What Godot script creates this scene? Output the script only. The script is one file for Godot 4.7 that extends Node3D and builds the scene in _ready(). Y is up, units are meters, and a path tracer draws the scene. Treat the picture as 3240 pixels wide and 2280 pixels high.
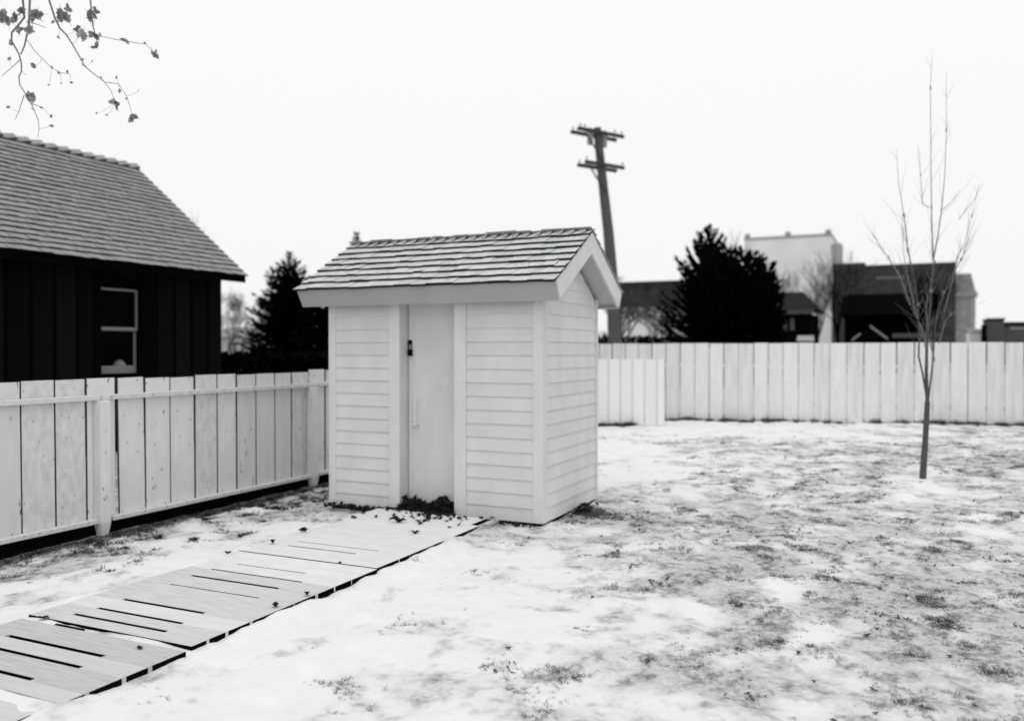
extends Node3D
# A small white clapboard privy in a snowy yard, under an overcast sky (black and white photograph).
# x runs to the right along the privy's front, z towards the viewer; the origin is the privy's front right foot.

var M := {}
var names := {}
var rng := RandomNumberGenerator.new()
const YARD := Rect2(-4, -11, 12, 18)
const PITCH := 0.52

# ---------------------------------------------------------------- nodes
func numbered(called: String, parent: Node) -> String:
	var key := str(parent.get_instance_id()) + called
	var n: int = names.get(key, 0)
	names[key] = n + 1
	return called if n == 0 else "%s_%03d" % [called, n]

func put(o: Node3D, called: String, parent: Node) -> Node3D:
	o.name = numbered(called, parent)
	parent.add_child(o, true)
	return o

func tag(o: Node, label := "", category := "", group := "", kind := "") -> Node:
	if label: o.set_meta("label", label)
	if category: o.set_meta("category", category)
	if group: o.set_meta("group", group)
	if kind: o.set_meta("kind", kind)
	return o

func thing(called: String, label: String, category: String, at := Vector3.ZERO, turn := 0.0, group := "") -> Node3D:
	var o := Node3D.new()
	put(o, called, self)
	o.position = at
	o.rotation.y = turn
	tag(o, label, category, group)
	return o

func piece(called: String, mesh: Mesh, m: Material, parent: Node, at := Vector3.ZERO, basis := Basis.IDENTITY) -> MeshInstance3D:
	var o := MeshInstance3D.new()
	o.mesh = mesh
	if m: o.material_override = m
	o.transform = Transform3D(basis, at)
	put(o, called, parent)
	return o

# ---------------------------------------------------------------- shapes
func start() -> SurfaceTool:
	var st := SurfaceTool.new()
	st.begin(Mesh.PRIMITIVE_TRIANGLES)
	return st

func tri(st: SurfaceTool, a: Vector3, b: Vector3, c: Vector3, cen: Vector3) -> void:
	var n := (b - a).cross(c - a)
	if n.length_squared() < 1e-14: return
	n = n.normalized()
	if n.dot((a + b + c) / 3.0 - cen) > 0.0:
		var t := b; b = c; c = t
	else:
		n = -n
	for p in [a, b, c]:
		st.set_normal(n)
		st.add_vertex(p)

# eight corners: a ring of four, then the ring over it
func hexa(st: SurfaceTool, p: Array) -> void:
	var cen := Vector3.ZERO
	for q in p: cen += q / 8.0
	for f in [[0, 1, 2, 3], [4, 5, 6, 7], [0, 1, 5, 4], [1, 2, 6, 5], [2, 3, 7, 6], [3, 0, 4, 7]]:
		tri(st, p[f[0]], p[f[1]], p[f[2]], cen)
		tri(st, p[f[0]], p[f[2]], p[f[3]], cen)

func box(st: SurfaceTool, c: Vector3, s: Vector3, b := Basis.IDENTITY) -> void:
	var h := s / 2.0
	var p := []
	for k in [[-1, -1, -1], [1, -1, -1], [1, -1, 1], [-1, -1, 1], [-1, 1, -1], [1, 1, -1], [1, 1, 1], [-1, 1, 1]]:
		p.append(c + b * Vector3(h.x * k[0], h.y * k[1], h.z * k[2]))
	hexa(st, p)

func span(st: SurfaceTool, a: Vector3, b: Vector3) -> void:
	box(st, (a + b) / 2.0, (b - a).abs())

# a box with its edges taken off
func cbox(st: SurfaceTool, c: Vector3, s: Vector3, e := 0.004) -> void:
	var h := s / 2.0
	var v := {}
	for x in [-1, 1]: for y in [-1, 1]: for z in [-1, 1]:
		var k := Vector3i(x, y, z)
		v[[k, 0]] = c + Vector3(x * h.x, y * (h.y - e), z * (h.z - e))
		v[[k, 1]] = c + Vector3(x * (h.x - e), y * h.y, z * (h.z - e))
		v[[k, 2]] = c + Vector3(x * (h.x - e), y * (h.y - e), z * h.z)
		tri(st, v[[k, 0]], v[[k, 1]], v[[k, 2]], c)
	for ax in 3:
		var o1 := (ax + 1) % 3
		var o2 := (ax + 2) % 3
		for s1 in [-1, 1]:
			var q := []
			for pair in [[-1, -1], [1, -1], [1, 1], [-1, 1]]:
				var k := Vector3i.ZERO
				k[ax] = s1; k[o1] = pair[0]; k[o2] = pair[1]
				q.append(v[[k, ax]])
			tri(st, q[0], q[1], q[2], c); tri(st, q[0], q[2], q[3], c)
			for s2 in [-1, 1]:
				var k1 := Vector3i.ZERO
				k1[o1] = s1; k1[o2] = s2; k1[ax] = -1
				var k2 := k1
				k2[ax] = 1
				tri(st, v[[k1, o1]], v[[k2, o1]], v[[k2, o2]], c)
				tri(st, v[[k1, o1]], v[[k2, o2]], v[[k1, o2]], c)

func box_mesh(c: Vector3, s: Vector3, e := 0.0) -> ArrayMesh:
	var st := start()
	if e > 0.0: cbox(st, c, s, e)
	else: box(st, c, s)
	return st.commit()

# a fence board: painted faces, edges coloured dark so gaps read dark
func board_mesh(w: float, y0: float, y1: float) -> ArrayMesh:
	var a := start()
	var b := start()
	var h := w / 2.0
	var t := 0.011
	var cen := Vector3(0, (y0 + y1) / 2.0, 0)
	var p := [Vector3(-h, y0, -t), Vector3(h, y0, -t), Vector3(h, y0, t), Vector3(-h, y0, t), Vector3(-h, y1, -t), Vector3(h, y1, -t), Vector3(h, y1, t), Vector3(-h, y1, t)]
	for f in [[0, 1, 5, 4], [2, 3, 7, 6], [4, 5, 6, 7]]:
		tri(a, p[f[0]], p[f[1]], p[f[2]], cen); tri(a, p[f[0]], p[f[2]], p[f[3]], cen)
	for f in [[1, 2, 6, 5], [3, 0, 4, 7], [0, 1, 2, 3]]:
		tri(b, p[f[0]], p[f[1]], p[f[2]], cen); tri(b, p[f[0]], p[f[2]], p[f[3]], cen)
	var m := a.commit()
	b.commit(m)
	return m

func board(o: Node3D, w: float, y0: float, y1: float, at: Vector3, b: Basis, m: Material) -> void:
	var q := piece("board", board_mesh(w, y0, y1), null, o, at, b)
	q.mesh.surface_set_material(0, m)
	q.mesh.surface_set_material(1, M.dark_edge)

func tube(st: SurfaceTool, pts: Array, r0: float, r1: float, sides := 5) -> void:
	var n := pts.size()
	var up := Vector3(0.13, 0.31, 0.94)
	var rings := []
	var norms := []
	for i in n:
		var d: Vector3 = (pts[mini(i + 1, n - 1)] - pts[maxi(i - 1, 0)]).normalized()
		var u := d.cross(up).normalized()
		if u.length() < 0.5: u = d.cross(Vector3.RIGHT).normalized()
		var w := d.cross(u)
		var r := lerpf(r0, r1, float(i) / (n - 1))
		var ring := []
		var nr := []
		for k in sides:
			var a := TAU * k / sides
			var q := u * cos(a) + w * sin(a)
			nr.append(q); ring.append(pts[i] + q * r)
		rings.append(ring); norms.append(nr)
	for i in n - 1:
		for k in sides:
			var l := (k + 1) % sides
			var a: Vector3 = rings[i][k]
			var quad := [[i, k], [i + 1, k], [i + 1, l], [i, k], [i + 1, l], [i, l]]
			var cr: Vector3 = (rings[i + 1][k] - a).cross(rings[i + 1][l] - a)
			if cr.dot(norms[i][k]) > 0.0: quad = [[i, k], [i + 1, l], [i + 1, k], [i, k], [i, l], [i + 1, l]]
			for q in quad:
				st.set_normal(norms[q[0]][q[1]])
				st.add_vertex(rings[q[0]][q[1]])
	for e in [0, n - 1]:
		for k in range(1, sides - 1):
			tri(st, rings[e][0], rings[e][k], rings[e][k + 1], pts[1 if e == 0 else n - 2])

func lathe(st: SurfaceTool, c: Vector3, prof: Array, sides := 10) -> void:   # prof: [radius, height]
	for i in prof.size() - 1:
		for k in sides:
			var q := []
			for e in [[i, k], [i + 1, k], [i + 1, k + 1], [i, k + 1]]:
				var a: float = TAU * e[1] / sides
				q.append(c + Vector3(cos(a) * prof[e[0]][0], prof[e[0]][1], sin(a) * prof[e[0]][0]))
			var mid := c + Vector3(0, (prof[i][1] + prof[i + 1][1]) / 2.0, 0)
			tri(st, q[0], q[1], q[2], mid); tri(st, q[0], q[2], q[3], mid)

# ---------------------------------------------------------------- materials
func grain(sd: int, freq: float, lo: float, hi := 1.0, oct := 4, size := 256, bend := 1.0) -> ImageTexture:
	var n := FastNoiseLite.new()
	n.seed = sd
	n.noise_type = FastNoiseLite.TYPE_SIMPLEX_SMOOTH
	n.frequency = freq
	n.fractal_octaves = oct
	var im := n.get_seamless_image(size, size)
	im.convert(Image.FORMAT_L8)
	var d := im.get_data()
	for i in d.size():
		d[i] = int(255.0 * lerpf(lo, hi, pow(d[i] / 255.0, bend)))
	return ImageTexture.create_from_image(Image.create_from_data(size, size, false, Image.FORMAT_L8, d))

# a copy of a grain with dark spots where another noise peaks: knots and stains
func spotted(under: ImageTexture, sd: int, freq: float, level: float) -> ImageTexture:
	var im := under.get_image()
	var d := im.get_data()
	var n := FastNoiseLite.new()
	n.seed = sd
	n.noise_type = FastNoiseLite.TYPE_SIMPLEX_SMOOTH
	n.frequency = freq
	n.fractal_octaves = 3
	var sp := n.get_seamless_image(im.get_width(), im.get_height())
	sp.convert(Image.FORMAT_L8)
	var e := sp.get_data()
	for i in d.size():
		d[i] = int(d[i] * (1.0 - 0.55 * smoothstep(level, level + 0.15, e[i] / 255.0)))
	return ImageTexture.create_from_image(Image.create_from_data(im.get_width(), im.get_height(), false, Image.FORMAT_L8, d))

func mat(lin: float, rough := 0.85, tex: Texture2D = null, scale := Vector3.ONE, bump: Texture2D = null, depth := 0.3) -> StandardMaterial3D:
	var m := StandardMaterial3D.new()
	m.albedo_color = Color(lin, lin, lin).linear_to_srgb()
	m.roughness = rough
	m.metallic_specular = 0.03 if lin < 0.1 else 0.2
	if tex:
		m.albedo_texture = tex
		m.uv1_triplanar = true
		m.uv1_world_triplanar = true
		m.uv1_scale = scale
	if bump:
		m.heightmap_enabled = true
		m.heightmap_texture = bump
		m.heightmap_scale = depth
		m.uv1_triplanar = true
		m.uv1_world_triplanar = true
		m.uv1_scale = scale
	return m

func make_materials() -> void:
	var soft := grain(1, 0.012, 0.95)
	var streak := grain(2, 0.02, 0.87, 1.0, 5, 256, 0.7)
	var blotch := grain(3, 0.015, 0.72, 1.0, 4, 256, 0.6)
	var fine := grain(4, 0.06, 0.5, 1.0, 4)
	var knots := spotted(streak, 6, 0.05, 0.83)
	var stains := spotted(soft, 7, 0.03, 0.82)
	M.paint = mat(0.71, 0.6, soft, Vector3(0.9, 0.35, 0.9), fine, 0.05)
	M.paint_b = mat(0.69, 0.6, soft, Vector3(0.9, 0.5, 0.9), fine, 0.05)
	M.shaded_trim = mat(0.46, 0.7, soft, Vector3(0.5, 0.5, 0.5), fine, 0.05)  # fascia only: the shade of its downward tilt put into the colour
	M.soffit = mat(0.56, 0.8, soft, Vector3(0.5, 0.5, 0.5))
	M.door = mat(0.68, 0.6, soft, Vector3(0.7, 0.3, 0.7))
	M.fence = [mat(0.74, 0.8, knots, Vector3(2.2, 1.1, 2.2), streak, 0.1), mat(0.69, 0.8, stains, Vector3(2, 0.5, 2), streak, 0.1),
		mat(0.72, 0.8, soft, Vector3(2.2, 0.4, 2.2), streak, 0.1), mat(0.76, 0.8, stains, Vector3(1.6, 0.8, 1.6), streak, 0.08)]
	M.backfence = [mat(0.82, 0.8, soft, Vector3(3, 0.3, 3)), mat(0.83, 0.8, streak, Vector3(1.5, 0.15, 1.5)), mat(0.84, 0.8, soft, Vector3(2, 0.5, 2))]
	M.lowfence = [mat(0.86, 0.8), mat(0.84, 0.8)]
	M.dark_edge = mat(0.06, 0.95)
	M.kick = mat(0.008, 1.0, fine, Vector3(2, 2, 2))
	M.shingle = [mat(0.64, 0.9, streak, Vector3(6, 3, 1.2)), mat(0.55, 0.9, streak, Vector3(5, 3, 1.0)), mat(0.68, 0.9, blotch, Vector3(4, 3, 2)), mat(0.6, 0.9, streak, Vector3(7, 3, 1.3))]
	M.butt = mat(0.03, 0.95)  # shadow lines under the courses put into the dark butt colour
	M.house_shingle = mat(0.36, 0.95, blotch, Vector3(1.2, 1.2, 0.9))
	M.house_butt = mat(0.01, 1.0)  # same here: course shadow lines carried by near black butts
	M.house_wall = mat(0.003, 1.0)
	M.house_board = [mat(0.007, 1.0, streak, Vector3(4, 0.3, 4)), mat(0.006, 1.0, streak, Vector3(5, 0.3, 5)), mat(0.009, 1.0, streak, Vector3(4, 0.4, 4))]
	M.house_dark = mat(0.002, 1.0)
	M.sash = mat(0.22, 0.7)
	M.vessel = mat(0.3, 0.6)
	M.plank = [mat(0.62, 0.9, streak, Vector3(0.7, 2, 6)), mat(0.47, 0.9, streak, Vector3(0.6, 2, 7)), mat(0.66, 0.9, soft, Vector3(0.7, 2, 5))]
	M.plank_bare = [mat(0.53, 0.9, streak, Vector3(0.7, 2, 6)), mat(0.40, 0.9, streak, Vector3(0.6, 2, 7)), mat(0.56, 0.9, soft, Vector3(0.7, 2, 5))]
	M.plank_snow = [mat(0.7, 0.9, soft, Vector3(1, 2, 4)), mat(0.58, 0.9, streak, Vector3(0.7, 2, 5)), mat(0.72, 0.9, soft, Vector3(1, 1, 3))]
	M.wet_and_shade = mat(0.008, 0.95, fine, Vector3(3, 3, 3))  # wet wood, and gap shade put into a near black colour
	M.iron = mat(0.006, 0.6)
	M.leaf = mat(0.025, 0.95)
	M.leaf_b = mat(0.12, 0.9)
	M.leaf_c = mat(0.36, 0.9)
	M.bark = mat(0.1, 0.95, streak, Vector3(9, 1.5, 9), streak, 0.3)
	M.twig = mat(0.2, 0.95)
	M.dark_bark = mat(0.02, 0.95, streak, Vector3(5, 1, 5))
	M.far_bark = mat(0.08, 0.95)
	M.pole = mat(0.11, 0.95, streak, Vector3(4, 0.12, 4), streak, 1.0)
	M.pole_arm = mat(0.06, 0.95)
	M.glass_knob = mat(0.25, 0.3)
	M.needles = mat(0.004, 1.0)
	M.far_wall = mat(0.85, 0.9, soft, Vector3(0.05, 0.03, 0.05))
	M.far_trim = mat(0.36, 0.9)
	M.brick = mat(0.06, 1.0, blotch, Vector3(0.12, 0.3, 0.12))
	M.brick_trim = mat(0.05, 1.0)
	M.sign = mat(0.12, 0.9)
	M.dark_roof = mat(0.03, 1.0, blotch, Vector3(0.3, 0.3, 0.3))
	M.dark_wall = mat(0.003, 1.0)
	M.mid_grey = mat(0.3, 0.9, blotch, Vector3(0.3, 0.2, 0.3))
	M.pale_grey = mat(0.5, 0.9, blotch, Vector3(0.3, 0.2, 0.3))
	M.white_trim = mat(0.3, 0.8)
	M.rough_grey = mat(0.1, 0.95, streak, Vector3(1.5, 0.3, 1.5))
	M.grass = mat(0.11, 0.9)
	M.grass.vertex_color_use_as_albedo = true
	M.grass.albedo_color = Color.WHITE
	var glass := StandardMaterial3D.new()
	glass.transparency = BaseMaterial3D.TRANSPARENCY_ALPHA
	glass.albedo_color = Color(0.1, 0.1, 0.1, 0.05)
	glass.roughness = 0.03
	glass.metallic_specular = 0.06
	M.glass = glass

# ---------------------------------------------------------------- ground
const COVER := [[-2.94,2.74,0.75],[-3.24,1.66,0.75],[-3.47,0.33,0.8],[-3.06,-0.46,0.85],[-2.18,3.29,0.25],[-2.44,2.35,0.35],[-2.52,1.32,0.35],[-2.52,0.42,0.45],[-1.76,3.71,0.1],[-1.96,2.95,0.1],[-2.08,2.03,0.1],[-2.16,1.16,0.15],[-1.80,0.33,0.4],[-1.16,0.15,0.6],[-0.15,0.33,0.5],[0.10,0.21,0.45],[0.06,-0.78,0.8],[0.30,-0.89,0.65],[0.45,-1.45,0.5],[0.06,2.47,0.03],[0.06,3.36,0.05],[0.06,4.02,0.12],[-0.12,4.37,0.1],[0.06,1.90,0.05],[0.22,1.12,0.1],[0.36,0.56,0.25],[1.02,3.13,0.45],[0.71,3.06,0.1],[0.75,3.76,0.3],[1.44,3.07,0.55],[1.45,3.54,0.45],[1.17,3.67,0.15],[0.89,2.57,0.08],[1.24,2.41,0.1],
	[-0.95,-5.50,0.02],[-0.02,-3.47,0.1],[-0.09,-2.38,0.1],[-0.65,-8.72,0.02],[0.93,-8.91,0.02],[2.07,-8.57,0.15],[3.12,-8.81,0.35],[4.45,-9.09,0.4],[0.22,-6.46,0.4],[0.88,-6.66,0.45],[2.19,-6.49,0.5],[3.39,-6.84,0.5],[4.14,-5.71,0.65],[0.66,-3.00,0.35],[1.39,-3.28,0.5],[2.35,-3.65,0.5],[3.16,-3.78,0.2],[3.75,-3.84,0.5],[0.86,-1.13,0.55],[1.54,-0.98,0.55],[2.12,-1.03,0.6],[2.85,-1.95,0.5],[3.56,-1.26,0.5],
	[0.86,0.33,0.4],[1.47,0.55,0.55],[1.96,0.47,0.85],[2.40,0.11,0.6],[3.03,-0.03,0.6],[3.65,-0.47,0.5],[0.91,1.50,0.2],[1.39,1.52,0.65],[1.99,1.58,0.8],[1.79,1.97,0.3],[2.22,1.25,0.2],[2.64,1.38,0.85],[3.14,1.25,0.85],[3.53,0.86,0.6],[1.79,2.48,0.55],[1.52,2.45,0.1],[2.22,2.21,0.75],[2.56,2.13,0.4],[3.01,2.00,0.8],[3.34,1.77,0.6],[2.01,2.94,0.7],[2.24,3.01,0.75],[1.93,3.42,0.3],[2.45,3.08,0.1],[2.70,2.49,0.35],[2.90,2.59,0.6],[3.19,2.57,0.6],[3.35,2.76,0.7],[2.82,3.01,0.5]]
var cover_map: Image
var bumps := FastNoiseLite.new()
var swell := FastNoiseLite.new()
var patches := FastNoiseLite.new()

func slope(x: float, z: float) -> float:
	return clampf((-z - 1.0) / 9.8, 0.0, 1.0) * (0.11 + 0.022 * clampf(x + 1.4, -3.0, 6.0))

func ground(x: float, z: float) -> float:
	var near := clampf(1.0 - maxf(absf(x - 1.0) - 6.0, absf(z + 2.0) - 10.0) / 3.0, 0.0, 1.0)
	var h := slope(x, z) + near * (bumps.get_noise_2d(x, z) * 0.02 + swell.get_noise_2d(x, z) * 0.035)
	# the bare strip along the foot of the left fence lies a little lower
	var strip := clampf(1.0 - absf(x + 3.42) / 0.3, 0.0, 1.0) * (1.0 if z > -11.0 else 0.0)
	h -= strip * 0.05
	# snow banked against the plank walk, and the hollows under its panels
	if z > 0.3 and z < 6.5:
		var edge := bumps.get_noise_2d(z * 0.9, 40.0 + (x if x < -1.0 else x * 0.5))
		for e in [[-0.36, 0.051], [-1.70, 0.058]]:
			h = lerpf(h, e[1] + edge * 0.05, exp(-pow((x - e[0]) / 0.13, 2.0)))
		var inside := x > -1.62 and x < -0.47 and (z < 3.69 or (z > 3.9 and z < 4.47) or z > 4.69)
		if inside: h = minf(h, 0.0)
		elif x > -1.7 and x < -0.36 and z > 3.6 and z < 4.8: h = 0.05 + edge * 0.02
	if x > -2.6 and x < 0.3 and z < 0.35 and z > -1.9: h = minf(h, 0.008)
	return h

func cover(x: float, z: float) -> float:
	if not YARD.has_point(Vector2(x, z)): return 0.3
	return cover_map.get_pixel(clampi(int((x - YARD.position.x) / YARD.size.x * 96.0), 0, 95), clampi(int((z - YARD.position.y) / YARD.size.y * 144.0), 0, 143)).r

func make_ground() -> void:
	bumps.seed = 11; bumps.frequency = 2.2; bumps.fractal_octaves = 3
	swell.seed = 12; swell.frequency = 0.5; swell.fractal_octaves = 2
	patches.seed = 13; patches.frequency = 1.1; patches.fractal_octaves = 5; patches.fractal_gain = 0.6
	cover_map = Image.create(96, 144, false, Image.FORMAT_RF)
	for j in 144:
		for i in 96:
			var x := YARD.position.x + (i + 0.5) / 96.0 * YARD.size.x
			var z := YARD.position.y + (j + 0.5) / 144.0 * YARD.size.y
			var sw := 0.0
			var sv := 0.0
			for c in COVER:
				var d: float = (x - c[0]) * (x - c[0]) + (z - c[1]) * (z - c[1]) + 0.02
				var w := 1.0 / (d * d)
				sw += w; sv += w * c[2]
			cover_map.set_pixel(i, j, Color(sv / sw, 0, 0))
	var tw := 1360
	var th := 2040
	var big: Image = cover_map.duplicate()
	big.resize(tw, th, Image.INTERPOLATE_CUBIC)
	var cd := big.get_data().to_float32_array()
	var layers := []
	for spec in [[21, 0.0105, 5, 0.6], [22, 0.09, 3, 0.6], [23, 0.3, 2, 0.5], [24, 0.03, 4, 0.6]]:
		var n := FastNoiseLite.new()
		n.seed = spec[0]; n.frequency = spec[1]; n.fractal_octaves = spec[2]; n.fractal_gain = spec[3]
		n.noise_type = FastNoiseLite.TYPE_SIMPLEX_SMOOTH
		var im := n.get_image(tw, th)
		im.convert(Image.FORMAT_L8)
		layers.append(im.get_data())
	var l0: PackedByteArray = layers[0]
	var l1: PackedByteArray = layers[1]
	var l2: PackedByteArray = layers[2]
	var l3: PackedByteArray = layers[3]
	var out := PackedByteArray()
	out.resize(tw * th)
	for i in tw * th:
		var c := cd[i]
		var t := c * 1.35 - 0.5 + (l0[i] - 128) * 0.0052 + (l3[i] - 128) * 0.0028
		var p := clampf(t * 1.15 + 0.42, 0.0, 1.0)
		p = p * p * (3.0 - 2.0 * p)
		var mid := clampf((l3[i] - 132) * 0.026 + (l0[i] - 128) * 0.006, 0.0, 1.0)
		var v := 221.0 - p * (40.0 + (l1[i] - 128) * 0.12 + (l2[i] - 128) * 0.16) - p * mid * (24.0 + (l1[i] - 128) * 0.3)
		out[i] = clampi(int(v + (l3[i] - 128) * 0.04), 40, 245)
	var tex := ImageTexture.create_from_image(Image.create_from_data(tw, th, false, Image.FORMAT_L8, out))
	var near := StandardMaterial3D.new()
	near.albedo_texture = tex
	near.texture_repeat = false
	near.roughness = 0.95
	near.metallic_specular = 0.15
	near.heightmap_enabled = true
	near.heightmap_texture = tex
	near.heightmap_scale = 0.25
	var far := mat(0.7, 0.95, grain(31, 0.03, 0.5, 1.0, 5, 512), Vector3(0.35, 0.35, 0.35))
	var xs := [-600.0, -200.0, -80.0, -40.0, -20.0, -12.0, -8.0, -6.0, -5.0]
	var x := -4.0
	while x < 8.001:
		xs.append(x)
		x += 0.06 if x < 5.0 else 0.12
	xs[-1] = 8.0
	xs.append_array([9.0, 11.0, 15.0, 25.0, 50.0, 120.0, 600.0])
	var zs := [-800.0, -300.0, -120.0, -60.0, -30.0, -18.0, -13.0]
	var z := -11.0
	while z < 7.001:
		zs.append(z)
		z += 0.06
	zs[-1] = 7.0
	zs.append_array([9.0, 12.0, 20.0, 40.0, 100.0, 300.0])
	var nx := xs.size()
	var verts := PackedVector3Array()
	var norms := PackedVector3Array()
	var uvs := PackedVector2Array()
	for zz in zs:
		for xx in xs:
			verts.append(Vector3(xx, ground(xx, zz), zz))
			var e := 0.03
			norms.append(Vector3(ground(xx - e, zz) - ground(xx + e, zz), 2.0 * e, ground(xx, zz - e) - ground(xx, zz + e)).normalized())
			uvs.append(Vector2((xx - YARD.position.x) / YARD.size.x, (zz - YARD.position.y) / YARD.size.y))
	var ia := PackedInt32Array()
	var ib := PackedInt32Array()
	for j in zs.size() - 1:
		for i in nx - 1:
			var q := [j * nx + i, j * nx + i + 1, (j + 1) * nx + i + 1, j * nx + i, (j + 1) * nx + i + 1, (j + 1) * nx + i]
			if xs[i] >= -4.0 and xs[i + 1] <= 8.0 and zs[j] >= -11.0 and zs[j + 1] <= 7.0: ia.append_array(q)
			else: ib.append_array(q)
	var am := ArrayMesh.new()
	for s in [[ia, near], [ib, far]]:
		var a := []
		a.resize(Mesh.ARRAY_MAX)
		a[Mesh.ARRAY_VERTEX] = verts
		a[Mesh.ARRAY_NORMAL] = norms
		a[Mesh.ARRAY_TEX_UV] = uvs
		a[Mesh.ARRAY_INDEX] = s[0]
		am.add_surface_from_arrays(Mesh.PRIMITIVE_TRIANGLES, a)
		am.surface_set_material(am.get_surface_count() - 1, s[1])
	tag(piece("snowy_ground", am, null, self), "", "", "", "structure")

# ---------------------------------------------------------------- privy
func clap_wall(o: Node3D, along: Vector3, outward: Vector3, org: Vector3, w: float, gable: bool) -> void:
	var rise := 0.127
	var k := 0
	while true:
		var y0 := 0.03 + k * rise
		var y1 := y0 + rise + 0.012
		var top := 2.1275 if not gable else 2.53
		if y0 >= top - 0.01: break
		y1 = minf(y1, top)
		var e0 := 0.0
		var e1 := 0.0
		if gable:
			e0 = maxf(0.0, (y0 - 2.11) / tan(PITCH))
			e1 = maxf(0.0, (y1 - 2.11) / tan(PITCH))
		var st := start()
		var b := org + Vector3.UP * y0
		var t := org + Vector3.UP * y1
		var p := [b + along * e0, b + along * (w - e0), b + along * (w - e0) + outward * 0.016, b + along * e0 + outward * 0.016,
			t + along * e1, t + along * (w - e1), t + along * (w - e1) + outward * 0.005, t + along * e1 + outward * 0.005]
		hexa(st, p)
		piece("clapboard", st.commit(), M.paint if k % 3 else M.paint_b, o)
		k += 1

func shingle_mesh(w: float, l: float, thick: float, top: Material, butt: Material) -> ArrayMesh:
	# lies in local x (across) and z (down the slope, butt at z = 0)
	var a := start()
	var c := start()
	var g := 0.0025
	var v := [Vector3(g - w / 2, 0, -l), Vector3(w / 2 - g, 0, -l), Vector3(w / 2 - g, 0, 0), Vector3(g - w / 2, 0, 0),
		Vector3(g - w / 2, 0.004, -l), Vector3(w / 2 - g, 0.004, -l), Vector3(w / 2 - g, thick, 0), Vector3(g - w / 2, thick, 0)]
	var cen := Vector3(0, thick / 3, -l / 2)
	tri(a, v[4], v[5], v[6], cen); tri(a, v[4], v[6], v[7], cen)
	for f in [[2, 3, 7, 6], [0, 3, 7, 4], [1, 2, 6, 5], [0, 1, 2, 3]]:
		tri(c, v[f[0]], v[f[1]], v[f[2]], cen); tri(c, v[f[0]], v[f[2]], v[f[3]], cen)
	var m := a.commit()
	c.commit(m)
	m.surface_set_material(0, top)
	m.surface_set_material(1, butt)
	return m

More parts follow.
